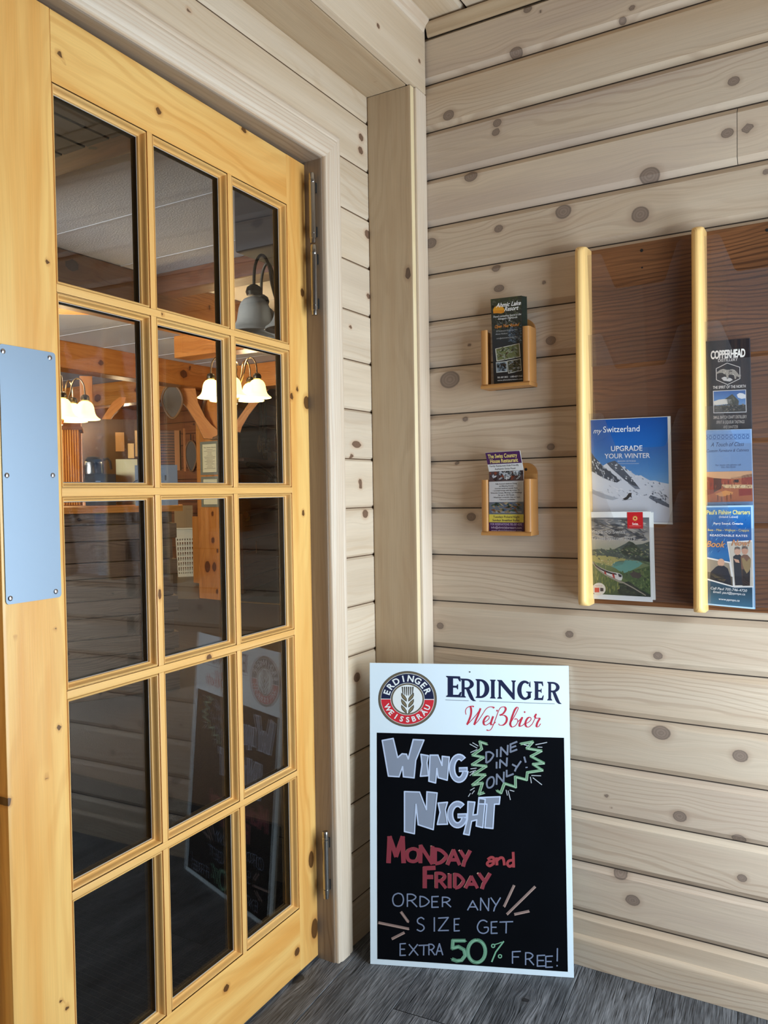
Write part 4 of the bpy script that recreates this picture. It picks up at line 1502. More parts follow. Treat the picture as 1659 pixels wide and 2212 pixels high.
M['holder_plain'] = simple('golden_oak_plain', (170, 118, 64), .4)
h1 = holder('leaflet_holder', -.8345, -.815, -.725, -.7015, 1.4595, 1.608, 1.606, -.815, -.705, 1.634, 'upper small golden oak leaflet holder on the plank wall')
h2 = holder('leaflet_holder', -.838, -.818, -.726, -.7015, 1.0835, 1.226, 1.226, -.815, -.7035, 1.268, 'lower small golden oak leaflet holder on the plank wall')
p = on(1136, 1014, 1, 1.957)
MB().lathe((p[0], 1.9572, p[2]), [(0, .0006), (.0035, .0006), (.0038, 0)], 14, (0, -1, 0)).build('screw_hole', M['black'], h2)

# -- lakeside resort leaflets in the upper holder
cb = [(1060, 646.5), (1127, 638.5), (1131, 826), (1067, 830)]
rt, pl = brochure_stack(cb, (1.9250, 1.471, 1.9320, 1.690), 'dark resort leaflet with an orange sun in the upper small holder', 3, 'resort leaflets fanned behind the front one in the upper holder', dx=3.6, dy=.6, group='spare resort leaflets', paper=simple('dark_printed_paper', (46, 58, 52), .45, noise=.4, nscale=90))
pr = Print(pl)
q = Q(cb)
q.grad(pr, 0, 0, 1, 1, [(48, 54, 40), (40, 44, 42), (44, 52, 56), (34, 42, 50), (26, 32, 40), (18, 22, 28)], 3)
pr.lift()
q.speck(pr, [(0, 0), (1, 0), (1, .4), (0, .4)], 200, [(58, 70, 40), (30, 34, 28), (80, 84, 70), (44, 50, 46)], .05, .014, rng, .2)
q.speck(pr, [(.5, .36), (1, .33), (1, .56), (.5, .52)], 120, [(92, 112, 136), (120, 138, 156), (60, 80, 104)], .07, .008, rng, .1)
q.speck(pr, [(.05, .25), (.9, .25), (.9, .34), (.05, .34)], 50, [(190, 190, 190), (120, 120, 116), (60, 64, 60)], .05, .007, rng, .1)
pr.lift()
c0 = q(.25, .145)
pr.ell(c0[0], c0[1], 12.5, 11, (214, 150, 40), 0, 180, n=30)
pr.poly([(c0[0] - 12.5, c0[1]), (c0[0] + 12.5, c0[1] - 1), (c0[0] + 11.5, c0[1] + 4), (c0[0] + 5, c0[1] + 6), (c0[0] - 3, c0[1] + 5.4), (c0[0] - 11.5, c0[1] + 6)], (206, 132, 40))
pr.lift()
q.text(pr, 'Ahmic Lake', .16, .97, .105, .048, (236, 236, 236), shear=.3, bold=.02)
q.text(pr, 'Resort', .43, .89, .158, .048, (236, 236, 236), shear=.3, bold=.02)
q.text(pr, "There's something Special in the", .06, .97, .222, .022, (214, 216, 216), shear=.3, bold=.01)
q.text(pr, 'Almaguin Highlands', .20, .84, .252, .022, (214, 216, 216), shear=.3, bold=.01)
q.text(pr, 'Open Year Round', .10, .90, .345, .034, (206, 132, 52), shear=.3, bold=.015)
q.text(pr, '33 Robinson Dr., Hwy 124', .14, .84, .392, .016, (186, 190, 194))
q.text(pr, 'Ahmic Harbour', .12, .52, .425, .016, (186, 190, 194))
q.text(pr, 'info@ahmiclakeresort.com', .15, .84, .475, .014, (186, 190, 194))
for (pp_, cols) in (([(.09, .585), (.90, .545), (.92, .705), (.12, .735)], [(104, 112, 74), (70, 84, 52), (150, 156, 140), (92, 72, 52), (120, 130, 110)]),
                    ([(.10, .745), (.46, .742), (.47, .865), (.10, .868)], [(130, 146, 160), (64, 70, 74), (92, 104, 112), (52, 44, 40)]),
                    ([(.47, .74), (.93, .722), (.95, .865), (.50, .888)], [(62, 66, 50), (96, 88, 66), (150, 156, 160), (50, 46, 38)])):
    q.poly(pr, pp_, (206, 206, 198))
    pr.lift()
    cx_, cy_ = sum(p[0] for p in pp_) / 4, sum(p[1] for p in pp_) / 4
    pin = [(cx_ + (p[0] - cx_) * .93, cy_ + (p[1] - cy_) * .90) for p in pp_]
    q.poly(pr, pin, cols[0])
    pr.lift()
    q.speck(pr, pin, 110, cols, .06, .012, rng, 0)
    pr.lift()
q.text(pr, '705-387-3853   1-800-657-7545', .13, .97, .935, .018, (220, 222, 222), bold=.01)
q.text(pr, 'www.ahmiclakeresort.com', .13, .97, .968, .018, (214, 216, 216))
pr.build('cover_print', rt)

# -- restaurant leaflet in the lower holder: the top flap is bent forward
pl = lean_plane(1.9330, 1.0935, 1.9290, 1.265)
cb = [(1056.5, 1019), (1131, 1015.5), (1131.5, 1152), (1057, 1150.5)]
rt = sheet('brochure', pl, [(1056.5, 1016), (1131, 1013), (1131.5, 1152), (1057, 1150.5)], .0012, 'purple and white restaurant leaflet in the lower small holder', 'brochure')
A_, B_ = pl.P(*pl.px(*cb[0])), pl.P(*pl.px(*cb[1]))
tl_, tr_ = on(1048.5, 977.5, 1, 1.915), on(1123, 973, 1, 1.915)
MB().prism([A_, B_, tr_, tl_], V3(0, .0012, 0)).build('top_flap', M['paper'], rt)
pf = Pl((A_ + B_ + tl_ + tr_) / 4, B_ - A_, tl_ - A_ - nrm(B_ - A_) * ((tl_ - A_) @ nrm(B_ - A_)))
if pf.n[1] > 0: pf.n = -pf.n
pr = Print(pf)
pr.h = .0022
q = Q([(1049, 978), (1123, 973.5), (1131, 1015), (1057, 1018.5)])
q.rect(pr, 0, 0, 1, .62, (66, 28, 82))
q.rect(pr, 0, .62, 1, 1, (206, 206, 206))
pr.lift()
q.text(pr, 'The Swiss Country', .05, .90, .30, .20, (226, 206, 120), bold=.02)
q.text(pr, 'House Restaurant', .09, .90, .555, .20, (226, 206, 120), bold=.02)
q.text(pr, 'Family Restaurant Kids Friendly', .05, .90, .76, .085, (40, 38, 48), bold=.012)
q.text(pr, 'Authentic Swiss Food', .18, .78, .92, .085, (40, 38, 48), bold=.012)
pr.build('flap_print', rt)
pr = Print(pl)
pr.h = .0007
q = Q(cb)
q.rect(pr, 0, -.02, 1, 1, (196, 196, 198))
pr.lift()
q.rect(pr, 0, -.02, 1, .165, (78, 60, 62))
q.rect(pr, 0, .50, 1, .70, (96, 104, 116))
q.rect(pr, 0, .70, 1, .83, (214, 200, 84))
q.rect(pr, 0, .83, 1, 1, (72, 34, 92))
pr.lift()
q.speck(pr, [(0, -.02), (1, -.02), (1, .165), (0, .165)], 90, [(40, 34, 40), (170, 176, 186), (120, 60, 44), (206, 210, 214), (60, 52, 56)], .06, .03, rng, 0)
q.poly(pr, [(.42, .01), (.9, 0), (.9, .08), (.42, .09)], (190, 196, 204))
q.speck(pr, [(0, .50), (1, .50), (1, .64), (0, .69)], 90, [(70, 90, 120), (150, 130, 96), (110, 74, 52), (60, 84, 70), (170, 150, 120)], .08, .02, rng, .1)
for i, t in enumerate(['Fully licensed Lakefront Dining', 'and Meeting Rooms', 'Licensed Lakefront outside Deck', '- Licensed lounge with big screen TV', 'Welcome Groups, Meetings, and Weddings', 'for up to 150 People', '- Wheelchair accessible. Easy to reach', '- Takeout available']):
    wd = [.62, .42, .66, .78, .90, .46, .80, .50][i]
    q.text(pr, t, .5 - wd / 2, .5 + wd / 2, .215 + i * .0365, .02, (52, 50, 56), bold=.008)
q.text(pr, 'OPEN YEAR ROUND - CANADIANA & SWISS', .06, .94, .675, .022, (206, 208, 212))
q.text(pr, 'Tuesdays Pickerel Night', .12, .88, .757, .034, (54, 40, 60), bold=.012)
q.text(pr, 'Sundays Breakfast Buffet', .10, .88, .812, .034, (54, 40, 60), bold=.012)
q.text(pr, 'FOR RESERVATIONS 705-387-4292', .04, .95, .878, .034, (196, 176, 214), bold=.012)
q.text(pr, 'info@ahmiclakeresort.com', .06, .94, .93, .034, (210, 196, 224), bold=.012)
q.text(pr, 'www.ahmiclakeresort.com', .06, .94, .98, .034, (210, 196, 224), bold=.012)
pr.build('cover_print', rt)

# ================================================================== CHALK SIGN BOARD
BL, BR = V3(-1.067, 1.7025, 0), V3(-.600, 1.896, 0)
BW = np.linalg.norm(BR - BL)
be = nrm(BR - BL)
bback = V3(-be[1], be[0], 0)
lean = .0655
BH = .7575
bup = nrm(bback * lean + ez * math.sqrt(BH ** 2 - lean ** 2))
bpl = Pl(BL + V3(0, 0, .001), be, bup)
sign = thing('sign_board', (BL + BR) / 2 + bback * .004, 'white-framed chalk sign board about wing night leaning in the corner', 'sign board')
MB().prism([bpl.P(0, 0), bpl.P(BW, 0), bpl.P(BW, BH), bpl.P(0, BH)], -bpl.n * .006).build('panel', M['board_white'], sign)
sl = [bpl.px(*p) for p in ((817, 1580), (1219.5, 1596.5), (1225.5, 2100), (812.5, 2070))]
x0, x1 = (sl[0][0] + sl[3][0]) / 2, (sl[1][0] + sl[2][0]) / 2
y0, y1 = (sl[2][1] + sl[3][1]) / 2, (sl[0][1] + sl[1][1]) / 2
MB().prism([bpl.P(x0, y0, .0002), bpl.P(x1, y0, .0002), bpl.P(x1, y1, .0002), bpl.P(x0, y1, .0002)], bpl.n * .0004).build('chalk_surface', M['slate'], sign)

Z1 = lambda x, y: (780 + x * .29536, 1400 + y * .29536)
Z2 = lambda x, y: (780 + x * .29536, 1780 + y * .29536)
NAVY, RED, BRONZE, WHT = (22, 30, 66), (206, 42, 54), (106, 96, 78), (232, 238, 238)

# logo
pr = Print(bpl)
lc = (340, 372)


def zell(rx, ry, col, a0=0, a1=360, inner=0.0, n=64):
    o = [(lc[0] + rx * math.cos(math.radians(a0 + (a1 - a0) * i / n)), lc[1] - ry * math.sin(math.radians(a0 + (a1 - a0) * i / n))) for i in range(n + 1)]
    if inner:
        qn = [(lc[0] + (x - lc[0]) * inner, lc[1] + (y - lc[1]) * inner) for x, y in o]
        for i in range(n):
            pr.poly([Z1(*o[i]), Z1(*o[i + 1]), Z1(*qn[i + 1]), Z1(*qn[i])], col)
    else:
        pr.poly([Z1(*p) for p in (o[:-1] if a1 - a0 >= 360 else o)], col)


zell(214, 204, (70, 62, 50))
pr.lift(); zell(210, 200, BRONZE)
pr.lift(); zell(196, 187, WHT)
pr.lift(); zell(193, 184, NAVY, 0, 180)
zell(193, 184, RED, 180.8, 359.2)
pr.lift()
pr.poly([Z1(145, 369), Z1(535, 376), Z1(535, 379), Z1(145, 372)], WHT)
pr.lift(); zell(124, 118, WHT)
pr.lift(); zell(121, 115, BRONZE)
pr.lift(); zell(109, 104, WHT)
pr.lift()
# wheat ear
for i in range(6):
    x = 297 + i * 15.5
    pr.poly([Z1(x, 282), Z1(x + 10, 282), Z1(x + 9 - (i - 2.5) * 1.5, 335 - abs(i - 2.5) * 6 + 14), Z1(x + 3 - (i - 2.5) * 1.5, 335 - abs(i - 2.5) * 6 + 14)], (66, 60, 50))
for k in range(3):
    y = 325 + k * 44
    for sg in (-1, 1):
        pr.poly([Z1(340 + sg * 46, y), Z1(340 + sg * 47, y + 20), Z1(340 + sg * 40, y + 38), Z1(340 + sg * 22, y + 56), Z1(340 + sg * 5, y + 66), Z1(340 + sg * 6, y + 44), Z1(340 + sg * 20, y + 22)], (66, 60, 50))
pr.lift()
for k in range(3):
    y = 325 + k * 44
    for sg in (-1, 1):
        pr.poly([Z1(340 + sg * 41, y + 9), Z1(340 + sg * 42, y + 20), Z1(340 + sg * 35, y + 34), Z1(340 + sg * 20, y + 50), Z1(340 + sg * 9, y + 56), Z1(340 + sg * 10, y + 46), Z1(340 + sg * 22, y + 28)], (132, 120, 92))


def arc_text(txt, r_mid, h, a_start, a_end, up, col):
    """glyphs spread along the logo ring between angles (deg, 90 = top)"""
    n = len(txt)
    for i, ch in enumerate(txt):
        a = math.radians(a_start + (a_end - a_start) * i / (n - 1))
        v, f = text_geo(ch, .03)
        if not len(v): continue
        w_ = v[:, 0].max() - v[:, 0].min()
        cx_ = (v[:, 0].max() + v[:, 0].min()) / 2
        sc = h / caph()
        rad = np.array([math.cos(a), -math.sin(a) * .953])
        tan = np.array([math.sin(a), math.cos(a) * .953]) if up else -np.array([math.sin(a), math.cos(a) * .953])
        upv = rad if up else -rad
        pts = []
        for x, y in v:
            p = np.array(lc) + rad * r_mid + tan * (x - cx_) * sc + upv * (y * sc - h / 2)
            pts.append(pr.pl.px(*Z1(*p)))
        pr._add(pts, f, col, pr.h)


arc_text('ERDINGER', 158, 46, 161, 22, True, WHT)
arc_text('WEISSBRÄU', 158, 38, 205, 336, False, WHT)
pr.build('logo', sign, M['print'])

# brand lettering: flared serif capitals drawn as outlines in a unit box (y up)
SER = {
    'E': ([[(0, 0), (.90, 0), (.98, .27), (.88, .25), (.78, .12), (.44, .12), (.44, .45), (.66, .45), (.70, .38), (.76, .38), (.76, .62), (.70, .62), (.66, .55), (.44, .55), (.44, .89), (.74, .89), (.84, .76), (.93, .76), (.88, 1), (0, 1), (0, .96), (.10, .91), (.10, .09), (0, .04)]], .82),
    'I': ([[(0, 0), (1, 0), (1, .04), (.82, .10), (.82, .90), (1, .96), (1, 1), (0, 1), (0, .96), (.18, .90), (.18, .10), (0, .04)]], .40),
    'N': ([[(0, 0), (.26, 0), (.26, .04), (.19, .10), (.19, .72), (.86, -.02), (.94, -.02), (.94, .90), (1, .96), (1, 1), (.76, 1), (.76, .96), (.82, .90), (.82, .34), (.24, 1), (0, 1), (0, .96), (.08, .90), (.08, .10), (0, .04)]], 1.05),
}


def ser_poly(pts_unit, box):
    (x0_, y0_), (x1_, y1_), (x2_, y2_), (x3_, y3_) = box      # bl br tr tl (px)
    out = []
    for u, v in pts_unit:
        b_ = lerp((x0_, y0_), (x1_, y1_), u)
        t = lerp((x3_, y3_), (x2_, y2_), u)
        out.append(lerp(b_, t, v))
    return out


def arcp(cx_, cy_, rx, ry, a0, a1, n=18):
    return [(cx_ + rx * math.cos(math.radians(a0 + (a1 - a0) * i / n)), cy_ + ry * math.sin(math.radians(a0 + (a1 - a0) * i / n))) for i in range(n + 1)]


def ser_letter(pr, ch, x0_, x1_, yt, yb, slope=.036):
    """zoom-1 coordinates"""
    d = (x1_ - x0_) * slope
    box = [Z1(x0_, yb), Z1(x1_, yb + d), Z1(x1_, yt + d), Z1(x0_, yt)]
    P = lambda pts: pr.poly(ser_poly(pts, box), NAVY)
    if ch in SER:
        for pts in SER[ch][0]: P(pts)
    elif ch == 'D':
        P([(0, 0), (.30, 0), (.30, 1), (0, 1), (0, .96), (.09, .90), (.09, .10), (0, .04)])
        o = arcp(.34, .5, .66, .5, 90, -90)
        i_ = arcp(.34, .5, .33, .39, -90, 90)
        P([(.28, 1)] + o + [(.28, 0), (.28, .11)] + i_ + [(.28, .89)])
    elif ch == 'R':
        P([(0, 0), (.36, 0), (.36, .04), (.28, .10), (.28, 1), (0, 1), (0, .96), (.08, .90), (.08, .10), (0, .04)])
        o = arcp(.40, .72, .50, .28, 90, -90)
        i_ = arcp(.40, .72, .24, .18, -90, 90)
        P([(.26, 1)] + o + [(.26, .44), (.26, .54)] + i_ + [(.26, .90)])
        P([(.36, .47), (.60, .47), (.82, .10), (.92, -.08), (1.06, -.16), (.98, -.17), (.84, -.17), (.70, -.10), (.58, .05)])
    elif ch == 'G':
        o = arcp(.52, .5, .52, .52, 48, 326, 26)
        i_ = arcp(.56, .5, .26, .39, 318, 56, 26)
        P(o + i_)
        P([(.62, .44), (1.04, .44), (1.04, .40), (.96, .36), (.96, .12), (.76, .02), (.74, .36), (.62, .40)])
        P([(.86, .88), (.80, .78), (.90, .66), (.94, .66), (.92, .98), (.88, .98)])


pr = Print(bpl)
ser_letter(pr, 'E', 622, 738, 203, 357)
for ch, a, b_ in (('R', 727, 836), ('D', 838, 938), ('I', 944, 984), ('N', 996, 1132), ('G', 1142, 1246), ('E', 1264, 1338), ('R', 1362, 1462)):
    yt = 222 + (a - 730) * .038
    ser_letter(pr, ch, a, b_, yt, 357 + (a - 622) * .034)
pr.poly([Z1(617, 377), Z1(787, 383), Z1(787, 386), Z1(617, 380)], (70, 76, 96))
pr.poly([Z1(865, 386), Z1(1416, 406), Z1(1416, 409), Z1(865, 389)], (70, 76, 96))
pr.build('brand_lettering', sign, M['print'])


def smooth_path(pts, k=6):
    P = [np.array(p, float) for p in pts]
    out = []
    for i in range(len(P) - 1):
        p0, p1, p2, p3 = P[max(i - 1, 0)], P[i], P[i + 1], P[min(i + 2, len(P) - 1)]
        for j in range(k):
            t = j / k
            out.append(.5 * ((2 * p1) + (-p0 + p2) * t + (2 * p0 - 5 * p1 + 4 * p2 - p3) * t * t + (-p0 + 3 * p1 - 3 * p2 + p3) * t ** 3))
    out.append(P[-1])
    return out


pr = Print(bpl)


def brush(pts, w0=5, w1=14):
    sp_ = smooth_path(pts)
    ws = []
    for i in range(len(sp_)):
        d = sp_[min(i + 1, len(sp_) - 1)] - sp_[max(i - 1, 0)]
        dn = max(0.0, d[1] / (np.linalg.norm(d) + 1e-6))
        ws.append((w0 + (w1 - w0) * dn) * .29536)
    pr.stroke([Z1(*p) for p in sp_], ws, (196, 48, 66))


for st in ([(768, 486), (764, 462), (772, 440), (795, 426), (815, 424), (824, 430)], [(800, 425), (806, 455), (800, 500), (775, 560)], [(775, 562), (815, 520), (850, 478), (874, 440)],
           [(874, 440), (858, 485), (838, 530), (828, 562)], [(828, 562), (858, 530), (888, 485), (915, 445), (940, 430), (966, 432), (972, 440)],
           [(893, 545), (922, 530), (938, 510), (930, 495), (912, 505), (896, 535), (900, 558), (918, 562), (945, 545)], [(967, 498), (952, 540), (952, 560), (968, 556), (985, 540)],
           [(918, 598), (935, 602), (955, 588), (980, 530), (1008, 455), (1028, 432), (1052, 432), (1058, 450), (1040, 478), (1018, 490), (1048, 492), (1066, 510), (1062, 540), (1040, 562), (1012, 562), (1008, 552)],
           [(1085, 560), (1110, 520), (1140, 465), (1150, 438), (1138, 434), (1120, 462), (1098, 525), (1092, 558), (1104, 576), (1128, 568), (1146, 540), (1140, 518), (1122, 520)],
           [(1146, 540), (1166, 520), (1178, 508), (1160, 555), (1162, 572), (1182, 564), (1198, 550)], [(1198, 555), (1228, 540), (1244, 520), (1236, 505), (1216, 516), (1202, 548), (1208, 572), (1228, 576), (1252, 556)],
           [(1252, 556), (1270, 520), (1282, 484), (1272, 500), (1280, 512), (1306, 514), (1290, 545), (1284, 572), (1298, 574), (1314, 552)]):
    brush(st)
for (x, y) in ((994, 458), (1196, 468)):
    pr.poly([Z1(x - 7, y), Z1(x, y - 8), Z1(x + 8, y - 2), Z1(x + 2, y + 8)], (196, 48, 66))
pr.build('script_lettering', sign, M['print'])
MB().lathe(bpl.P(*bpl.px(1015, 1451.5), .0001), [(0, .0012), (.0016, .0012), (.0019, 0)], 12, bpl.n).build('screw', M['steel'], sign)

# chalk marker writing ---------------------------------------------------------------
GL = {  # strokes in a unit box, y up
    'A': [[(0, 0), (.5, 1), (1, 0)], [(.18, .36), (.84, .36)]],
    'D': [[(.05, 0), (.05, 1), (.5, .92), (.95, .6), (.95, .4), (.55, .1), (.05, 0)]],
    'E': [[(1, 1), (.05, .97), (.05, 0), (1, .02)], [(.05, .52), (.85, .52)]],
    'F': [[(1, 1), (.05, .97), (.05, 0)], [(.05, .55), (.8, .55)]],
    'G': [[(.92, .86), (.6, 1), (.25, .9), (.03, .5), (.2, .12), (.6, 0), (.95, .15), (.97, .45), (.6, .45)]],
    'H': [[(.05, 0), (.05, 1)], [(.95, 0), (.95, 1)], [(.05, .5), (.95, .5)]],
    'I': [[(.5, 0), (.5, 1)]],
    'L': [[(.05, 1), (.05, .02), (1, .05)]],
    'M': [[(.05, 0), (.12, 1), (.5, .3), (.88, 1), (.95, 0)]],
    'N': [[(.05, 0), (.08, 1), (.9, 0), (.95, 1)]],
    'O': [[(.5, 1), (.15, .85), (.02, .5), (.15, .12), (.5, 0), (.85, .12), (.98, .5), (.85, .88), (.5, 1)]],
    'R': [[(.05, 0), (.05, 1), (.55, .98), (.88, .78), (.6, .54), (.05, .48)], [(.4, .5), (1, 0)]],
    'S': [[(.9, .86), (.55, 1), (.15, .85), (.2, .6), (.75, .42), (.88, .18), (.5, 0), (.05, .12)]],
    'T': [[(0, .96), (1, 1)], [(.5, .97), (.48, 0)]],
    'X': [[(0, 1), (1, 0)], [(.95, 1), (0, 0)]],
    'Y': [[(0, 1), (.5, .5)], [(1, 1), (.42, .3), (.3, 0)]],
    'Z': [[(.02, .95), (.95, 1), (.05, .02), (1, .04)]],
    'W': [[(0, 1), (.25, 0), (.5, .62), (.78, 0), (1, 1)]],
    '!': [[(.55, 1), (.5, .28)], [(.48, .08), (.47, 0)]],
}


def chalk_letter(pr, Zf, ch, x0_, x1_, y0_, y1_, w, col, skew=0.0, jit=0.0):
    for st in GL[ch]:
        pts = []
        for u, v in st:
            x = x0_ + (x1_ - x0_) * u
            y = y1_ + (y0_ - y1_) * v - skew * (x - (x0_ + x1_) / 2)
            pts.append((x, y))
        if ch in 'OGS': pts = [tuple(p) for p in smooth_path(pts, 4)]
        elif ch in 'DR' and len(pts) > 3: pts = pts[:2] + [tuple(p) for p in smooth_path(pts[1:], 4)][1:]
        pr.stroke([Zf(*p) for p in pts], w * .29536, col)


LB, LG = (190, 204, 230), (132, 142, 160)
pr = Print(bpl)
pr.h = .0009
FAT = {  # block letters traced as outlines (zoom 1)
    'W': [(155, 675), (235, 660), (268, 800), (300, 772), (332, 775), (345, 810), (382, 668), (460, 672), (400, 820), (388, 948), (310, 940), (304, 865), (278, 940), (200, 935)],
    'I': [(438, 776), (492, 786), (482, 838), (492, 932), (434, 936), (446, 850)],
    'N': [(505, 782), (562, 782), (592, 858), (594, 790), (645, 796), (630, 965), (564, 946), (554, 878), (545, 985), (496, 972)],
    'N2': [(318, 1048), (428, 1052), (478, 1180), (482, 1050), (556, 1058), (528, 1326), (418, 1290), (402, 1140), (390, 1356), (318, 1340)],
    'I2': [(564, 1132), (632, 1126), (616, 1180), (632, 1286), (558, 1288), (578, 1200)],
    'H': [(782, 1122), (832, 1126), (818, 1220), (850, 1215), (862, 1098), (908, 1104), (890, 1312), (842, 1300), (846, 1255), (808, 1265), (790, 1366), (750, 1358), (778, 1250)],
    'T': [(862, 1092), (1016, 1086), (1010, 1140), (975, 1140), (964, 1318), (905, 1312), (920, 1140), (858, 1138)],
}


def inset(pts, d):
    P = [np.array(p, float) for p in pts]
    n = len(P)
    ar = sum(P[i][0] * P[(i + 1) % n][1] - P[(i + 1) % n][0] * P[i][1] for i in range(n))
    sg = 1 if ar > 0 else -1
    out = []
    for i in range(n):
        a, b_, c_ = P[i - 1], P[i], P[(i + 1) % n]
        t0, t1 = nrm(b_ - a), nrm(c_ - b_)
        n0, n1 = sg * np.array([-t0[1], t0[0]]), sg * np.array([-t1[1], t1[0]])
        m_ = n0 + n1
        l = np.linalg.norm(m_)
        m_ = m_ / l if l > .3 else n0
        out.append(tuple(b_ + m_ * d / max(.55, m_ @ n0)))
    return out


for k, pts in FAT.items():
    pr.poly([Z1(*p) for p in pts], LG)
pr.lift()
for k, pts in FAT.items():     # marker streaks inside
    xs = [p[0] for p in pts]; ys = [p[1] for p in pts]
pr.lift()
for k, pts in FAT.items():
    pr.stroke([Z1(*p) for p in pts + pts[:2]], 10 * .29536, LB)
for (cx_, cy_, rx, ry) in ((716, 878, 50, 84), (706, 1216, 54, 78)):
    g = [(cx_ + rx * math.cos(math.radians(a)), cy_ - ry * math.sin(math.radians(a))) for a in range(48, 349, 12)]
    pr.stroke([Z1(*p) for p in g], 46 * .29536, LB)
    pr.stroke([Z1(cx_ + rx * 1.28, cy_ + 8), Z1(cx_ - rx * .02, cy_ + 10)], 36 * .29536, LB)
pr.lift()
for (cx_, cy_, rx, ry) in ((716, 878, 50, 84), (706, 1216, 54, 78)):
    g = [(cx_ + rx * math.cos(math.radians(a)), cy_ - ry * math.sin(math.radians(a))) for a in range(54, 344, 12)]
    pr.stroke([Z1(*p) for p in g], 25 * .29536, (140, 152, 176))
    pr.stroke([Z1(cx_ + rx * 1.12, cy_ + 8), Z1(cx_ + rx * .08, cy_ + 10)], 17 * .29536, (140, 152, 176))
pr.build('chalk_lettering', sign, M['chalk'])

GR, WH = (96, 140, 104), (176, 182, 190)
pr = Print(bpl)
pr.h = .0009
for zig in ([(922, 702), (868, 684), (882, 735), (816, 782), (896, 798), (812, 852), (916, 862), (818, 925), (908, 925), (815, 1000), (888, 985), (862, 1068), (900, 1055)],
            [(1165, 700), (1255, 684), (1212, 732), (1318, 750), (1242, 790), (1336, 840), (1258, 848), (1325, 892), (1216, 908), (1210, 962), (1128, 940), (1130, 1015), (1048, 988), (1022, 1058), (992, 1040)]):
    pr.stroke([Z1(*p) for p in zig], 20 * .29536, GR)
    pr.lift()
    pr.stroke([Z1(x + 7, y + 5) for x, y in zig], 4.5 * .29536, (168, 196, 172))
    pr.stroke([Z1(x - 8, y - 4) for x, y in zig], 4 * .29536, (150, 180, 156))
for a, b_ in (((795, 700), (850, 730)), ((815, 690), (858, 715)), ((800, 762), (850, 740)), ((1275, 705), (1360, 688)), ((1290, 722), (1325, 724)), ((1245, 930), (1316, 932)), ((1238, 940), (1245, 986)), ((1255, 945), (1322, 998)),
              ((1060, 1035), (1070, 1076)), ((1075, 1040), (1092, 1108)), ((1086, 1036), (1120, 1046)), ((830, 1020), (798, 1040)), ((830, 1040), (810, 1066)), ((800, 1060), (784, 1085)), ((800, 882), (845, 876)), ((793, 908), (840, 892)), ((795, 932), (828, 900)), ((1190, 705), (1230, 715))):
    pr.stroke([Z1(*a), Z1(*b_)], 6 * .29536, WH)
for ch, a, b_, c_, d in (('D', 912, 968, 752, 830), ('I', 982, 1006, 738, 796), ('N', 1018, 1076, 716, 786), ('E', 1090, 1142, 692, 750), ('I', 980, 1002, 830, 880), ('N', 1012, 1070, 808, 868), ('O', 918, 974, 942, 1018), ('N', 988, 1048, 912, 988), ('L', 1062, 1116, 880, 930), ('Y', 1104, 1170, 836, 896)):
    chalk_letter(pr, Z1, ch, a, b_, c_, d, 13, (112, 120, 138), skew=.36)
pr.stroke([Z1(1192, 792), Z1(1204, 836)], 13 * .29536, (112, 120, 138))
pr.stroke([Z1(1202, 872), Z1(1218, 870)], 9 * .29536, (112, 120, 138))
pr.build('chalk_burst', sign, M['chalk'])

RD, RE = (132, 42, 56), (206, 160, 140)
pr = Print(bpl)
pr.h = .0009
MON = [('M', 195, 318, 98, 285, 34), ('O', 335, 425, 178, 272, 26), ('N', 430, 528, 160, 285, 27), ('D', 538, 625, 182, 288, 26), ('A', 632, 722, 192, 298, 26), ('Y', 725, 800, 192, 310, 26),
       ('F', 462, 545, 318, 468, 32), ('R', 548, 622, 358, 468, 24), ('I', 630, 668, 362, 468, 28), ('D', 684, 750, 366, 466, 24), ('A', 764, 852, 384, 468, 24), ('Y', 860, 945, 358, 474, 26)]
for ch, a, b_, c_, d, w_ in MON:
    chalk_letter(pr, lambda x, y: Z2(x - 9, y - 3), ch, a, b_, c_, d, w_ * .5, RE)
pr.lift()
for ch, a, b_, c_, d, w_ in MON:
    chalk_letter(pr, Z2, ch, a, b_, c_, d, w_, RD)
for st in ([(925, 258), (950, 242), (970, 250), (968, 296)], [(968, 270), (935, 272), (922, 290), (940, 304), (966, 290)], [(990, 242), (994, 300)], [(992, 268), (1018, 245), (1040, 252), (1048, 300)], [(1108, 262), (1080, 268), (1070, 290), (1086, 308), (1110, 296)], [(1112, 202), (1116, 316)]):
    pr.stroke([Z2(*p) for p in smooth_path(st, 5)], 20 * .29536, (150, 52, 58))
pr.build('chalk_lettering', sign, M['chalk'])

pr = Print(bpl)
pr.h = .0009
for ch, a, b_, c_, d in (('O', 230, 312, 505, 600), ('R', 335, 410, 512, 605), ('D', 428, 498, 528, 604), ('E', 516, 568, 528, 608), ('R', 592, 658, 534, 606),
                         ('A', 778, 855, 560, 630), ('N', 870, 938, 540, 632), ('Y', 948, 1020, 536, 638), ('S', 405, 468, 682, 782), ('I', 524, 548, 680, 785), ('Z', 562, 642, 682, 780), ('E', 680, 722, 690, 780),
                         ('G', 848, 930, 702, 798), ('E', 950, 998, 712, 798), ('T', 1012, 1112, 712, 798), ('E', 284, 328, 872, 960), ('X', 350, 418, 878, 960), ('T', 420, 498, 884, 960), ('R', 494, 540, 878, 958), ('A', 548, 598, 874, 958),
                         ('F', 1104, 1168, 930, 1020), ('R', 1200, 1264, 940, 1030), ('E', 1286, 1346, 958, 1038), ('E', 1348, 1402, 964, 1046), ('!', 1418, 1450, 906, 1040)):
    chalk_letter(pr, Z2, ch, a, b_, c_, d, 9.5, (118, 130, 156))
pr.build('chalk_lettering', sign, M['chalk'])

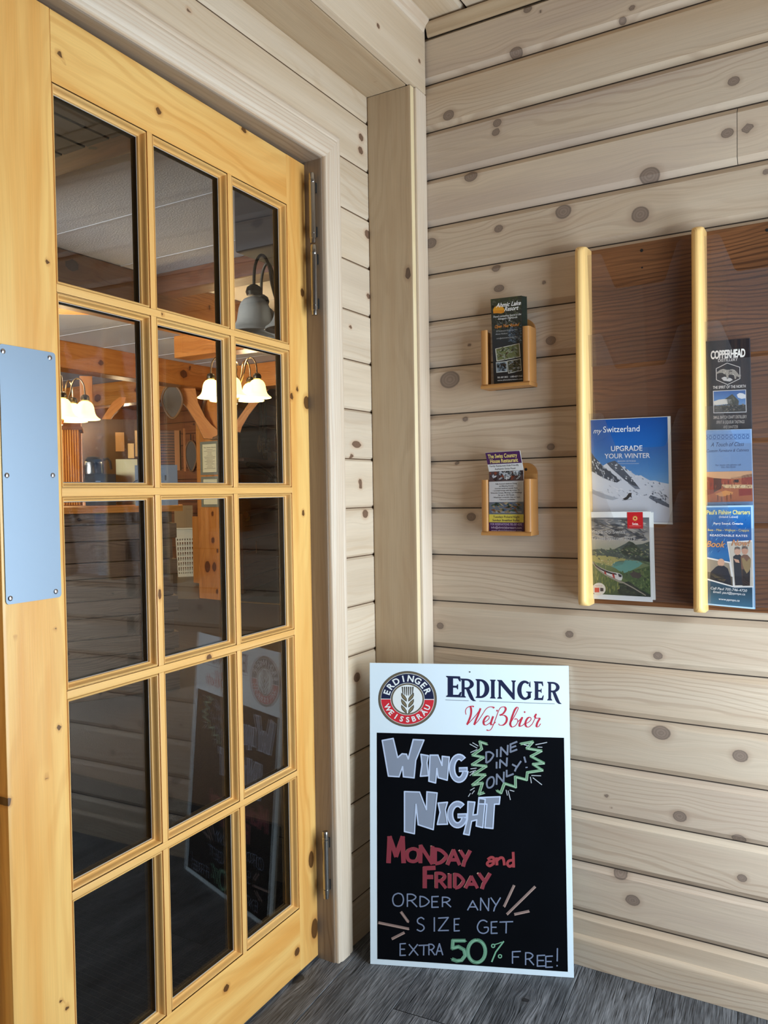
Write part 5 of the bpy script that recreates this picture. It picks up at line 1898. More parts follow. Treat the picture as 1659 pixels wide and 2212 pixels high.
G5 = (116, 170, 140)
five = [(764, 852), (672, 852), (668, 908), (712, 896), (752, 918), (762, 960), (735, 995), (700, 1000), (664, 986)]
zero = [(845 + 64 * math.cos(math.radians(a)), 930 - 82 * math.sin(math.radians(a))) for a in range(90, 451, 15)]
for st in (five, zero):
    pr = Print(bpl)
    pr.h = .0009
    pr.stroke([Z2(*p) for p in st], 27 * .29536, (84, 130, 104))
    pr.lift()
    for dx in (-10, -3, 4, 11):
        pr.stroke([Z2(x + dx * .9, y + dx * .35) for x, y in st], 3.6 * .29536, G5 if dx != 4 else (150, 196, 168))
    pr.build('chalk_digit', sign, M['chalk'])
pr = Print(bpl)
pr.h = .0009
pr.stroke([Z2(1044, 856), Z2(985, 935), Z2(955, 1008)], 11 * .29536, G5)
pr.stroke([Z2(972, 882), Z2(1005, 872), Z2(1030, 862)], 7 * .29536, G5)
for (cx_, cy_) in ((966, 890), (1016, 966)):
    pr.stroke([Z2(cx_ + 12 * math.cos(math.radians(a)), cy_ + 12 * math.sin(math.radians(a))) for a in range(0, 361, 30)], 8 * .29536, G5)
pr.build('chalk_percent', sign, M['chalk'])

for a, b_ in (((1046, 604), (1120, 446)), ((1066, 660), (1274, 456)), ((1120, 660), (1230, 636)), ((291, 640), (346, 716)), ((126, 720), (350, 766)), ((224, 840), (318, 792))):
    pr = Print(bpl)
    pr.h = .0009
    pr.stroke([Z2(*a), Z2(*b_)], 20 * .29536, (132, 110, 104))
    pr.lift()
    pr.stroke([Z2(a[0] + 3, a[1] + 5), Z2(b_[0] + 3, b_[1] + 5)], 5 * .29536, (176, 150, 138))
    pr.build('chalk_stroke', sign, M['chalk'])
# ================================================================== LODGE LOBBY BEHIND THE GLASS
ZL = 2.63
UX, UY = ex, ey


def slab(name, a, b_, m_, label, cat):
    o = MB().box(a, b_).build(name, m_)
    return tag(o, label, cat, kind='structure')


slab('floor', (-13, -2.0, -.06), (-1.27, 13, 0), M['carpet'], 'brown-grey carpet floor of the lobby behind the doors', 'floor')
b = MB()
b.box((-13, -2, ZL), (-1.285, 13, ZL + .08))
k = 0
while 2.3 + k * .61 < 12:
    y = 2.3 + k * .61
    b.box((-12.9, y - .008, ZL - .0025), (-1.3, y + .008, ZL + .001))
    k += 1
tag(b.build('ceiling', M['stucco']), 'white stucco panel ceiling of the lobby', 'ceiling', kind='structure')
# low plank ceiling just inside the doors
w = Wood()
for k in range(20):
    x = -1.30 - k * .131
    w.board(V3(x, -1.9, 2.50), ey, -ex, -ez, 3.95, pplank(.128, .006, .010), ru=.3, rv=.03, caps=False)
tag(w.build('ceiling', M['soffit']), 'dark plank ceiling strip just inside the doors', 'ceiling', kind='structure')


def timber(name, O, U, Vv, N, L, wd, th, mt, label, knots=(), seed=None, tint=0.0, cat='timber beam', group=None):
    w = Wood()
    w.board(O, U, Vv, N, L, pbox(wd, th, .008), ru=.05, rv=.03, knots=knots, seed=seed, tint=tint)
    return tag(w.build(name, M[mt]), label, cat, group)


# header beam close to the doors (underside seen through the top left pane)
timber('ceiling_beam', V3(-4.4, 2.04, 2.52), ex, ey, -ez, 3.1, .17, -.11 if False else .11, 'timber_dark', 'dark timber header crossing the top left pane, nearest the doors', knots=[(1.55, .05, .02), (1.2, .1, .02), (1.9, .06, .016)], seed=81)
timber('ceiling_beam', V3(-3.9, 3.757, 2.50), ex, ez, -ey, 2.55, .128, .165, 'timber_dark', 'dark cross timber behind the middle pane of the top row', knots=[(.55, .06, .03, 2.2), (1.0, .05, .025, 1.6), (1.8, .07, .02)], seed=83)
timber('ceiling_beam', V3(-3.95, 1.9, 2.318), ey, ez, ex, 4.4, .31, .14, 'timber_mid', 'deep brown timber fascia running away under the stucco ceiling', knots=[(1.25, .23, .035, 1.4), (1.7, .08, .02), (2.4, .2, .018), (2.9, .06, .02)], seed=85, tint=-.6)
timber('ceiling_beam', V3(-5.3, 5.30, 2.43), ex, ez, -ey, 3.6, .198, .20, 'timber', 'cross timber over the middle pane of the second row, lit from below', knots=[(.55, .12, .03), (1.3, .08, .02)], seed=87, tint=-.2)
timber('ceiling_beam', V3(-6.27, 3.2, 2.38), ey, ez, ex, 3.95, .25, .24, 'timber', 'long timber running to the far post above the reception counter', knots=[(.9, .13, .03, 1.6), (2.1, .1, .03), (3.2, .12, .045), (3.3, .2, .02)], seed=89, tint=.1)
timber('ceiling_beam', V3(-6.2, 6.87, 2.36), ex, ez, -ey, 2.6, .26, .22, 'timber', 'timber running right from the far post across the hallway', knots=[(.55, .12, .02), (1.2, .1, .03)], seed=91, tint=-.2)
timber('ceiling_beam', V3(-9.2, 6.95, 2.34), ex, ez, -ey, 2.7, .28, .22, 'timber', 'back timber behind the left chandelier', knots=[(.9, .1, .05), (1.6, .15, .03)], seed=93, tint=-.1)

xb = on(507, 450, 1, 2.75)[0]
zb_ = on(507, 545, 1, 2.75)[2]
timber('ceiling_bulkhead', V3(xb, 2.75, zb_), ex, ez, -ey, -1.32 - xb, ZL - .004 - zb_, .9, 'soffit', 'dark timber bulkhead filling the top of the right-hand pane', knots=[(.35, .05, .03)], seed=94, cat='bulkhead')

P0_, P1_ = on(430, 1292, 2, 0), on(482, 1297, 2, 0)
pe = nrm(P1_ - P0_)
pw = np.linalg.norm(P1_ - P0_)
pn = V3(pe[1], -pe[0], 0)
if pn @ (CAM - P0_) < 0: pn = -pn
w = Wood()
kn = []
for (x, y, r) in ((459, 1110, .02), (460, 1167, .025), (448, 1224, .045), (463, 1225, .035), (470, 1190, .018), (469, 1278, .02)):
    p = onpl(x, y, P0_, pn)
    kn.append((p[2], (p - P0_) @ pe, r, 1.5))
w.board(P0_ + V3(0, 0, .001), ez, pe, pn, 2.37, pbox(pw, .20, .01), ru=.03, rv=.02, knots=kn, seed=95, tint=.3)
tag(w.build('timber_post', M['timber']), 'thick orange pine post holding two framed notices', 'timber post')


D0 = np.linalg.norm((P0_ + P1_) / 2 - CAM)


def brace(px_, D, th, mt, label, seed):
    """brace cut from a thick board, standing in the upright plane that faces the doors"""
    c_ = at(px_[0][0], px_[0][1], D)
    n = nrm(V3(CAM[0] - c_[0], CAM[1] - c_[1], 0))
    P = [onpl(x, y, c_, n) for x, y in px_]
    e = V3(-n[1], n[0], 0)
    w = Wood()
    k = len(P)
    u0 = nrm(P[k // 2] - P[0])
    v0 = np.cross(n, u0)
    tri = np.array([(t[0], t[1], t[2], t[2]) for t in tessellate_polygon([[Vector(p) for p in P]])])
    for off, lift in ((0, 0.0), (1, -th)):
        Q_ = np.array(P) + n * lift
        w.add(Q_, tri, np.stack([Q_ @ u0 + seed, Q_ @ v0 + seed, np.full(k, float(seed))], 1), np.full(k, 9.0), 0.0)
    Q_ = np.vstack([np.array(P), np.array(P) - n * th])
    w.add(Q_, np.array([(i, (i + 1) % k, k + (i + 1) % k, k + i) for i in range(k)]), np.stack([Q_ @ u0 + seed, Q_ @ n, np.full(2 * k, float(seed))], 1), np.full(2 * k, 9.0), -.6)
    return tag(w.build('timber_brace', M[mt]), label, 'timber brace')


brace([(380, 834), (400, 832), (422, 839), (427.6, 870), (443, 901), (456, 917), (470, 929), (470, 948), (440.5, 947), (433.5, 933), (421.7, 908), (405, 882), (386, 859), (380, 847)], D0 - .14, .11, 'timber', 'curved timber brace rising left from the far post', 101)
brace([(511, 932), (511, 909), (537.7, 870), (571, 841), (583, 838), (558, 870), (537.7, 896), (523, 921), (519, 934)], D0 - .10, .12, 'timber', 'curved timber brace rising right from the far post to the hallway beam', 103)
brace([(212, 917), (243, 869), (258, 858), (272, 858), (269, 872), (246, 895), (229, 920), (213, 959)], 8.4, .2, 'timber', 'slanted orange brace behind the left chandelier', 105)

# back walls of horizontal planks ----------------------------------------------------


def plank_wall(name, A, B, z0, z1, pitch, mt, label, tintv=1.0):
    A, B = np.array(A, float), np.array(B, float)
    d = nrm(B - A)
    n = V3(d[1], -d[0], 0)
    if n @ (CAM - A) < 0: n = -n
    w = Wood()
    k = 0
    while z0 + k * pitch < z1 - .02:
        w.board(A + V3(0, 0, z0 + k * pitch + .002), d, ez, n, np.linalg.norm(B - A), pplank(pitch - .003, .006, .008), ru=.25, rv=.04, caps=False, tint=random.uniform(-1, 1) * tintv,
                knots=[(random.uniform(0, np.linalg.norm(B - A)), random.uniform(.02, pitch - .02), random.uniform(.012, .025)) for _ in range(3)])
        k += 1
    o = w.build(name, M[mt])
    tag(o, label, 'wall', kind='structure')
    mb_ = MB()
    mb_.obox(A - n * .09, B - A, n * .08, V3(0, 0, z1))
    tag(mb_.build(name, bpy.data.materials['wall_core']), 'core behind: ' + label, 'wall', kind='structure')
    return A, d, n


R1, R2 = on(518, 1283, 2, 0), on(613, 1247, 2, 0)
rd = nrm(R2 - R1)
RA, RD_, RN = plank_wall('wall_hall', R1 - rd * .08, R2 + rd * 3.5, 0, 2.6, .16, 'lobby_plank', 'dark plank wall of the hallway right of the far post')
plank_wall('wall_rear', (-12.9, 9.35, 0), (-6.75, 9.35, 0), 0, 2.6, .18, 'lobby_plank', 'brown plank wall at the back of the lobby')
plank_wall('wall_side', (-9.6, .5, 0), (-9.6, 8.8, 0), 0, 2.6, .18, 'lobby_plank', 'brown plank wall at the far left of the lobby')
slab('wall_end', (-13, 12.9, 0), (-1.3, 13, 2.6), bpy.data.materials['wall_core'], 'unlit end wall far beyond the hallway', 'wall')
wn = thing('window_assumed_2', (-5.2, -1.93, .7), 'assumed wide lobby window left of the doors, out of view, bare frame on a solid wall', 'window', kind='structure')  # assumed window, unseen
b = MB()
for (a0, a1) in (((-6.9, -1.95, .68), (-3.5, -1.90, .75)), ((-6.9, -1.95, 2.25), (-3.5, -1.90, 2.32)), ((-6.9, -1.95, .75), (-6.83, -1.90, 2.25)), ((-3.57, -1.95, .75), (-3.5, -1.90, 2.25))):
    b.box(a0, a1)
b.build('window_frame', M['board_white'], wn)
slab('wall_entry', (-13, -2.05, 0), (-1.28, -1.95, 2.6), bpy.data.materials['wall_core'], 'unlit lobby wall left of the doors', 'wall')
slab('wall_inner', (-1.285, 1.99, 0), (-1.2, 13, 2.6), bpy.data.materials['wall_core'], 'inner lobby wall beside the doors', 'wall')

# hallway vinyl floor and brass strip
s0, s1 = on(516, 1300, 2, .004), on(612, 1306, 2, .004)
sd = nrm(s1 - s0)
sn = V3(-sd[1], sd[0], 0)
b = MB()
b.prism([s0 - sd * .1 + V3(0, 0, -.0035), s1 + sd * 2 + V3(0, 0, -.0035), s1 + sd * 2 + sn * 4 + V3(0, 0, -.0035), s0 - sd * .1 + sn * 4 + V3(0, 0, -.0035)], V3(0, 0, .003))
tag(b.build('floor', simple('dark_hall_vinyl', (52, 54, 54), .4, noise=.4, nscale=30)), 'dark vinyl floor of the hallway beyond the brass strip', 'floor', kind='structure')
b = MB()
b.obox(s0 - sd * .1 - sn * .03, sd * (np.linalg.norm(s1 - s0) + 2), sn * .05, V3(0, 0, .008))
tag(b.build('floor_strip', M['strip']), 'thin brass strip where the carpet meets the hallway floor', 'floor strip')
# pale vinyl patch beside the basket
c0 = [on(383, 1294, 2, .001), on(430, 1294, 2, .001), on(432, 1240, 2, .001), on(383, 1240, 2, .001)]
b = MB()
b.prism(c0, V3(0, 0, .003))
tag(b.build('floor', simple('tan_hall_vinyl', (112, 92, 64), .4, noise=.3, nscale=14)), 'tan vinyl floor behind the reception counter', 'floor', kind='structure')

# black ribbed entrance mat
b = MB()
for i in range(150):
    y = -.3 + i * .017
    b.faces([(-2.95, y, .004), (-1.34, y, .004), (-1.34, y + .0085, .011), (-2.95, y + .0085, .011), (-1.34, y + .017, .004), (-2.95, y + .017, .004)], [(0, 1, 2, 3), (3, 2, 4, 5)])
b.box((-2.97, -.32, .0005), (-1.32, -.3 + 150 * .017 + .02, .0045))
tag(b.build('door_mat', M['mat_black']), 'large black ribbed entrance mat on the lobby side of the doors', 'door mat')

# reception counter of squared logs with a dovetailed corner -------------------------
ctr = thing('reception_counter', (-3.9, 3.3, 0), 'reception counter of weathered squared logs with notched corner', 'counter')
K0 = on(389, 1488, 2, 0)
kd_ = V3(-math.sin(math.radians(29.2)), -math.cos(math.radians(29.2)), 0)
kn_ = V3(-kd_[1], kd_[0], 0)
if kn_ @ (CAM - K0) < 0: kn_ = -kn_
hs = [0]
hz = [.131, .255, .36, .485, .585, .715, .81, .935, 1.03, 1.10]
zb = 0
w = Wood()
for i, zt in enumerate(hz):
    off = .028 if i % 2 else 0.0
    w.board(K0 + kd_ * off + V3(0, 0, zb + .001), kd_, ez, kn_, 2.6 - off, pbox(zt - zb - .004, .16, .006), ru=.06, rv=.03, seed=111 + i * 1.3, knots=[(random.uniform(.1, 1.2), random.uniform(.02, .09), random.uniform(.008, .016)) for _ in range(3)])
    # return wall
    off2 = .0 if i % 2 else .03
    w.board(K0 + kd_ * .16 - kn_ * off2 + V3(0, 0, zb + .001), -kn_, ez, -kd_, 1.0, pbox(zt - zb - .004, .15, .006), ru=.2, rv=.05, seed=131 + i)
    zb = zt
w.build('log_wall', M['counter_log'], ctr)
w = Wood()
w.board(K0 - kd_ * .03 + kn_ * .04 + V3(0, 0, 1.10), kd_, -kn_, ez, 2.7, [(0, .0), (0, .035), (.01, .04), (.55, .04), (.55, 0)], ru=.1, rv=.05, seed=151)
w.build('counter_top', M['timber'], ctr)

# grey tablet sign on the counter, carafe on its warmer, papers, cabinet -------------------


def up_panel(name, p_tl, p_br, D, th, m_, label, cat, zbase=None, lean=0.0):
    """a flat upright thing facing the doors whose outline is given by two opposite photograph corners"""
    c_ = at((p_tl[0] + p_br[0]) / 2, (p_tl[1] + p_br[1]) / 2, D)
    n = nrm(V3(CAM[0] - c_[0] - .4, CAM[1] - c_[1], 0))
    e = V3(-n[1], n[0], 0)
    a, b_ = onpl(*p_tl, c_, n), onpl(*p_br, c_, n)
    wv = (b_ - a) @ e
    z0, z1 = b_[2], a[2]
    if zbase is not None: z0 = zbase
    pl_ = Pl(V3(a[0], a[1], z0), e if wv > 0 else -e, ez)
    root = thing(name, pl_.P(abs(wv) / 2, 0), label, cat)
    return root, pl_, abs(wv), z1 - z0, th, m_


def slabpanel(name, p_tl, p_br, D, th, m_, label, cat, part='panel', **k):
    root, pl_, wv, hv, th, m_ = up_panel(name, p_tl, p_br, D, th, m_, label, cat, **k)
    MB().obox(pl_.P(0, 0), pl_.ex * wv, pl_.ey * hv, -pl_.n * th).build(part, m_, root)
    return root, pl_, wv, hv


ZT = 1.1405
rt, pl, wv, hv = slabpanel('counter_sign', (291, 1005), (384, 1062), 4.78, .012, simple('grey_sign_card', (120, 124, 128), .5), 'plain grey card sign standing on the counter in the middle panes', 'sign', zbase=ZT)
pr = Print(pl)
pr.stroke([(wv * .02 + .05 * math.cos(math.radians(a)) + .02, hv * .42 + .05 * math.sin(math.radians(a))) for a in range(100, 280, 20)], .005, (40, 42, 50), px=False)
for (x, y) in ((.70, .62), (.70, .22)):
    pr.poly([(wv * x, hv * y), (wv * x + .008, hv * y), (wv * x + .008, hv * y + .03), (wv * x, hv * y + .03)], (44, 46, 54), px=False)
for i in range(5):
    pr.poly([(wv * .78 + i * .010, hv * .5), (wv * .78 + i * .010 + .007, hv * .5), (wv * .78 + i * .010 + .003, hv * .5 - .008)], (48, 50, 58), px=False)
pr.build('sign_print', rt)

cm = thing('coffee_warmer', at(218, 1040, 5.25), 'black coffee warmer with a green light on the counter', 'coffee warmer')
o_ = at(184, 1049, 5.25)
n_ = nrm(V3(CAM[0] - o_[0], CAM[1] - o_[1], 0))
e_ = V3(-n_[1], n_[0], 0)
if (at(245, 1045, 5.25) - o_) @ e_ < 0: e_ = -e_
wz = max(ZT + .001, o_[2])
cm.location = [*(o_ + e_ * .1)[:2], ZT + .001]
o_[2] = ZT + .001
h_ = at(218, 1024, 5.25)[2] - o_[2]
MB().obox(o_, e_ * .178, -n_ * .2, ez * h_).build('body', M['black'], cm)
p_ = o_ + e_ * .163 + n_ * .001 + ez * (h_ * .55)
MB().lathe(p_, [(0, .002), (.006, .002), (.007, 0)], 12, n_).build('indicator_light', simple('green_lamp', (60, 255, 120), .4, emis=(60, 255, 130), estr=3.0), cm)
p_ = o_ + e_ * .06 + n_ * .001 + ez * (h_ * .75)
MB().obox(p_, e_ * .03, n_ * .001, ez * .006).build('badge', M['alu'], cm)
cf = thing('coffee_carafe', o_ + e_ * .052 - n_ * .09 + ez * h_, 'steel coffee carafe with a black lid standing on the warmer', 'carafe')
cc = o_ + e_ * .052 - n_ * .09 + ez * (h_ + .001)
MB().lathe(cc, [(0, 0), (.058, 0), (.060, .01), (.060, .06), (.056, .075), (.044, .082), (0, .082)], 28).build('body', M['steel'], cf)
MB().lathe(cc + V3(0, 0, .081), [(0, 0), (.045, 0), (.047, .012), (.036, .026), (.014, .03), (0, .03)], 24).build('lid', M['black'], cf)
MB().tube([cc + e_ * .055 + ez * .09, cc + e_ * .085 + ez * .098, cc + e_ * .100 + ez * .08, cc + e_ * .104 + ez * .03], .008, 8).build('handle', M['black'], cf)

slabpanel('paper_notice', (250, 992), (298, 1062), 5.35, .004, simple('notice_paper', (206, 186, 136), .6, noise=.12, nscale=14), 'cream creased paper sheet standing on the counter left of the grey sign', 'notice', part='sheet', zbase=ZT)
# low partition that carries the notices
_, ppl, _, _ = slabpanel('notice_partition', (176, 905), (306, 1062), 6.4, .03, simple('dark_partition', (58, 38, 28), .6), 'dark board partition behind the coffee warmer', 'partition', part='board')
for (tl_, br_, col, lab) in (((249, 934), (269, 975), (150, 116, 82), 'tan card pinned on the partition above the cream sheet'),
                             ((276, 958), (290, 990), (190, 172, 140), 'small pale card on the partition beside the narrow list'),
                             ((291, 930), (304, 986), (176, 152, 116), 'narrow lined list hanging on the partition by the pane edge')):
    a, b_ = ppl.px(*tl_), ppl.px(*br_)
    rt = thing('paper_notice', ppl.P((a[0] + b_[0]) / 2, b_[1], .002), lab, 'notice')
    MB().obox(ppl.P(a[0], b_[1], .0005), ppl.ex * (b_[0] - a[0]), ppl.ey * (a[1] - b_[1]), ppl.n * .003).build('sheet', simple('notice_paper', col, .6, noise=.12, nscale=14), rt)
# pine cabinet
rt, pl, wv, hv, _, _ = up_panel('wall_cabinet', (122, 917), (174, 1062), 5.9, .3, None, 'orange beadboard cabinet on the counter, left of the coffee warmer', 'cabinet', zbase=ZT)
w = Wood()
n_b = 9
for i in range(n_b):
    w.board(pl.P(wv * i / n_b, 0, 0), ez, pl.ex, pl.n, hv - .035, pplank(wv / n_b - .001, .004, .005), ru=.06, rv=.01, caps=False, tint=random.uniform(-.6, .6))
w.build('beadboard_side', M['cabinet_pine'], rt)
MB().obox(pl.P(0, 0, -.006), pl.ex * wv, pl.ey * (hv - .03), -pl.n * .3).build('carcass', simple('cabinet_carcass', (120, 66, 26), .5), rt)
MB().obox(pl.P(-.01, hv - .035, -.31), pl.ex * (wv + .03), pl.ey * .022, pl.n * .325).build('cornice', simple('cabinet_cornice', (108, 60, 28), .45), rt)
# orange posts behind it
for (x0, x1, D, lab) in ((176, 204, 8.3, 'orange pine upright just right of the cabinet'),):
    a, b_ = at(x0, 1000, D), at(x1, 1000, D)
    e = nrm((b_ - a) * V3(1, 1, 0))
    n = V3(e[1], -e[0], 0)
    if n @ (CAM - a) < 0: n = -n
    w = Wood()
    w.board(V3(a[0], a[1], 0), ez, e, n, 2.36, pbox(np.linalg.norm(b_ - a), .15, .01), ru=.06, rv=.03, knots=[(1.75, .05, .02)], seed=161)
    tag(w.build('timber_post', M['timber']), lab, 'timber post')
# framed notices on the post
for (c4, lab, big) in (([(434, 955), (472, 953), (474, 1025), (436, 1024)], 'framed cream notice higher on the orange post', True), ([(436, 1030), (474, 1031), (476, 1095), (439, 1095)], 'framed cream notice lower on the orange post', False)):
    pl_ = Pl(P0_, pe, ez)
    if pl_.n @ pn < 0: pl_ = Pl(P1_, -pe, ez)
    q4 = [pl_.px(*c) for c in c4]
    x0, x1 = min(p[0] for p in q4), max(p[0] for p in q4)
    y0, y1 = min(p[1] for p in q4), max(p[1] for p in q4)
    rt = thing('notice_frame', pl_.P((x0 + x1) / 2, y0, .002), lab, 'notice frame')
    fr = .03
    b = MB()
    for (a0, a1, b0, b1) in ((x0, x0 + fr, y0, y1), (x1 - fr, x1, y0, y1), (x0 + fr, x1 - fr, y0, y0 + fr), (x0 + fr, x1 - fr, y1 - fr, y1)):
        b.obox(pl_.P(a0, b0, .001), pl_.ex * (a1 - a0), pl_.ey * (b1 - b0), pl_.n * .014)
    b.build('frame', simple('brushed_frame', (150, 146, 120), .4, metal=.5), rt)
    MB().obox(pl_.P(x0 + fr, y0 + fr, .001), pl_.ex * (x1 - x0 - 2 * fr), pl_.ey * (y1 - y0 - 2 * fr), pl_.n * .004).build('page', simple('cream_page', (214, 196, 150), .6), rt)
    pr = Print(pl_)
    pr.h = .0062
    cx_, ww = (x0 + x1) / 2, (x1 - x0 - 2 * fr)
    if big: pr.fit('The Swiss House', (cx_ - ww * .42, y1 - .075), (cx_ + ww * .42, y1 - .075), .014, (50, 40, 34), px=False)
    for i in range(14 if big else 7):
        yy = y1 - .095 - i * .0165
        if yy < y0 + fr + .01: break
        f_ = rng.choice([.16, .22, .3, .36, .4]) * ww
        pr.poly([(cx_ - f_, yy), (cx_ + f_, yy), (cx_ + f_, yy + .004), (cx_ - f_, yy + .004)], (120, 104, 78), px=False)
    pr.build('page_print', rt)

# white laundry basket and upright plank behind the counter corner
bk = thing('laundry_basket', (*on(404, 1244, 2, 0)[:2], 0), 'cream plastic laundry basket with round holes behind the counter', 'laundry basket')
oc = on(404, 1244, 2, 0)
n_ = nrm(V3(CAM[0] - oc[0], CAM[1] - oc[1], 0))
e_ = V3(-n_[1], n_[0], 0)
if (on(420, 1244, 2, 0) - oc) @ e_ < 0: e_ = -e_
sc_ = np.linalg.norm(oc - CAM) / F_PX
bw_, bh_ = 44 * sc_, 100 * sc_
b = MB()
nx, nz = 17, 29
for (side, fc) in ((n_ * .18, e_), (-n_ * .18, e_), (e_ * bw_ / 2, n_), (-e_ * bw_ / 2, n_)):
    hw = bw_ / 2 if fc is e_ else .18
    vs = {}
    P, Fs = [], []
    for i in range(nx + 1):
        for j in range(nz + 1):
            t = .82 + .18 * j / nz
            P.append(oc + side * t + fc * hw * t * (2 * i / nx - 1) + ez * (bh_ * j / nz))
    for i in range(nx):
        for j in range(nz):
            if 1 < j < nz - 6 and 0 < i < nx - 1 and i % 2 == 1 and j % 3 != 0: continue
            Fs.append((i * (nz + 1) + j, (i + 1) * (nz + 1) + j, (i + 1) * (nz + 1) + j + 1, i * (nz + 1) + j + 1))
    b.faces(P, Fs)
b.build('basket_shell', M['plastic_white'], bk)
b = MB()
for z_ in (bh_,):
    q4 = [oc + e_ * s * bw_ / 2 * 1.03 + n_ * t * .19 + ez * z_ for s, t in ((-1, 1), (1, 1), (1, -1), (-1, -1), (-1, 1))]
    b.tube(q4, .014, 8)
b.build('rim', M['plastic_white'], bk)
bx = thing('cardboard_box', (*(oc - n_ * .05)[:2], bh_ + .01), 'tan box resting on top of the laundry basket', 'box')
MB().obox(oc - e_ * .16 - n_ * .15 + ez * (bh_ + .016), e_ * .26, n_ * .3, ez * .32).build('carton', simple('tan_carton', (150, 118, 74), .7), bx)
a, b_ = on(418, 1263, 2, 0), on(431, 1265, 2, 0)
e = nrm(b_ - a)
n = V3(e[1], -e[0], 0)
if n @ (CAM - a) < 0: n = -n
w = Wood()
w.board(a + V3(0, 0, .03), ez, e, n, .88, pbox(np.linalg.norm(b_ - a) + .02, .04, .004), ru=.06, rv=.02, seed=171)
tag(w.build('end_board', M['cabinet_pine']), 'pale pine end board of a shelf unit right of the basket', 'end board')

# things hung on the rear wall left of the post (through the middle pane) ------------------
rt, pl, wv, hv = slabpanel('wooden_shutter', (340, 930), (392, 1016), 10.2, .03, simple('shutter_dark', (64, 40, 24), .5), 'brown louvred shutter in an orange frame behind the counter sign', 'shutter', part='backing')
b = MB()
for i in range(14):
    b.obox(pl.P(.01, hv * (i + .2) / 14, .001), pl.ex * (wv - .08), pl.ey * (hv / 14 * .62), pl.n * .012)
b.build('louvres', simple('shutter_slat', (116, 68, 36), .45), rt)
b = MB()
b.obox(pl.P(wv - .075, 0, .001), pl.ex * .06, pl.ey * hv, pl.n * .02)
b.build('side_strip', simple('shutter_strip', (190, 120, 60), .45), rt)
rt, pl, wv, hv = slabpanel('door_trim', (395, 925), (402, 1018), 10.0, .04, simple('orange_trim', (196, 116, 44), .45), 'narrow orange upright trim right of the shutter', 'trim', part='board')
# two snowshoes
for (cx_, cy_, rx, ry, tail, D, lab) in ((372, 868, 21, 34, 1, 9.2, 'round grey snowshoe hanging high behind the curved brace'), (413, 985, 12, 32, 1, 12.9, 'dark teardrop snowshoe hanging beside the post')):
    c_ = at(cx_, cy_, D)
    n = nrm(V3(CAM[0] - c_[0], CAM[1] - c_[1], 0))
    e = V3(-n[1], n[0], 0)
    s_ = D / F_PX
    rt = thing('snowshoe', c_ - ez * ry * s_, lab, 'snowshoe')
    ring = [c_ + e * rx * s_ * math.sin(math.radians(a)) * (1 - .35 * max(0, -math.cos(math.radians(a)))) + ez * ry * s_ * math.cos(math.radians(a)) for a in range(0, 361, 12)]
    b = MB()
    b.tube(ring, .013, 8, caps=False)
    b.build('frame', simple('snowshoe_wood', (120, 84, 50), .5), rt)
    b = MB()
    b.prism([p - n * .004 for p in ring[:-1]], n * .006)
    b.build('webbing', simple('snowshoe_web', (88, 78, 66), .7, noise=.5, nscale=120), rt)
    MB().tube([c_ + ez * ry * s_ * .98, c_ + ez * (ry * s_ + .10)], .008, 6).build('strap', M['black'], rt)
# horse collar hanging on the post
c_ = onpl(462, 895, P0_ + pn * .03, pn)
rt = thing('wooden_hoop', c_ - ez * .25, 'curved wooden hoop hung on the upper post below the lamps', 'hoop')
n = pn
MB().tube([c_ + pe * .19 * math.sin(math.radians(a)) + ez * .27 * math.cos(math.radians(a)) for a in range(150, 391, 12)], .022, 8).build('hoop', simple('hoop_wood', (110, 78, 46), .5), rt)

# hallway wall things ------------------------------------------------------------------------


def onhall(x, y, h=.012):
    return onpl(x, y, RA + RN * h, RN)


def hall_panel(name, tl_, br_, m_, label, cat, th=.02, part='panel'):
    a, b_ = onhall(*tl_), onhall(*br_)
    wv = (b_ - a) @ RD_
    if wv < 0:
        a, b_ = V3(*b_[:2], a[2]), V3(*a[:2], b_[2])
        wv = -wv
    rt = thing(name, (a[0], a[1], b_[2]), label, cat)
    MB().obox(V3(a[0], a[1], b_[2]), RD_ * wv, RN * th, V3(0, 0, a[2] - b_[2])).build(part, m_, rt)
    return rt


hall_panel('blackboard', (517, 914), (575, 994), M['chalk_dark'], 'dark blackboard on the hallway wall, under the lit lamps', 'blackboard')
hall_panel('wall_card', (594, 978), (609, 996), simple('blue_card', (54, 84, 116), .5), 'small blue card on the hallway ledge', 'card', part='card')
hall_panel('wall_card', (586, 975), (593, 991), simple('cream_card', (168, 132, 84), .5), 'small cream card left of the blue card', 'card', part='card')
a, b_ = onhall(505, 994, .012), onhall(618, 1000, .012)
zl = (a[2] + b_[2]) / 2
b = MB()
b.obox(V3(a[0], a[1], zl - .03), RD_ * np.linalg.norm((b_ - a) * V3(1, 1, 0)) * np.sign((b_ - a) @ RD_), RN * .12, V3(0, 0, .03))
tag(b.build('wall_ledge', simple('ledge_wood', (92, 58, 34), .5)), 'narrow wooden ledge along the hallway wall under the blackboard', 'ledge')
for (x, yt, yb, lab) in ((562, 865, 945, 'left dark leather strap hanging over the blackboard'), (572, 860, 950, 'right dark leather strap hanging over the blackboard')):
    rt = thing('leather_strap', onhall(x, yb, .05), lab, 'strap')
    MB().tube([onhall(x, yt, .085), onhall(x + 1, (yt + yb) / 2, .085), onhall(x - 1, yb, .085)], .020, 6).build('strap', M['black'], rt)
    c_ = onhall(x - 2, yb + 14, .085)
    MB().tube([c_ + RD_ * .06 * math.sin(math.radians(a)) * (1 - .5 * (math.cos(math.radians(a)) > 0)) + ez * .10 * math.cos(math.radians(a)) for a in range(0, 361, 30)], .010, 6).build('buckle', simple('dull_buckle', (120, 96, 66), .4, metal=.6), rt)
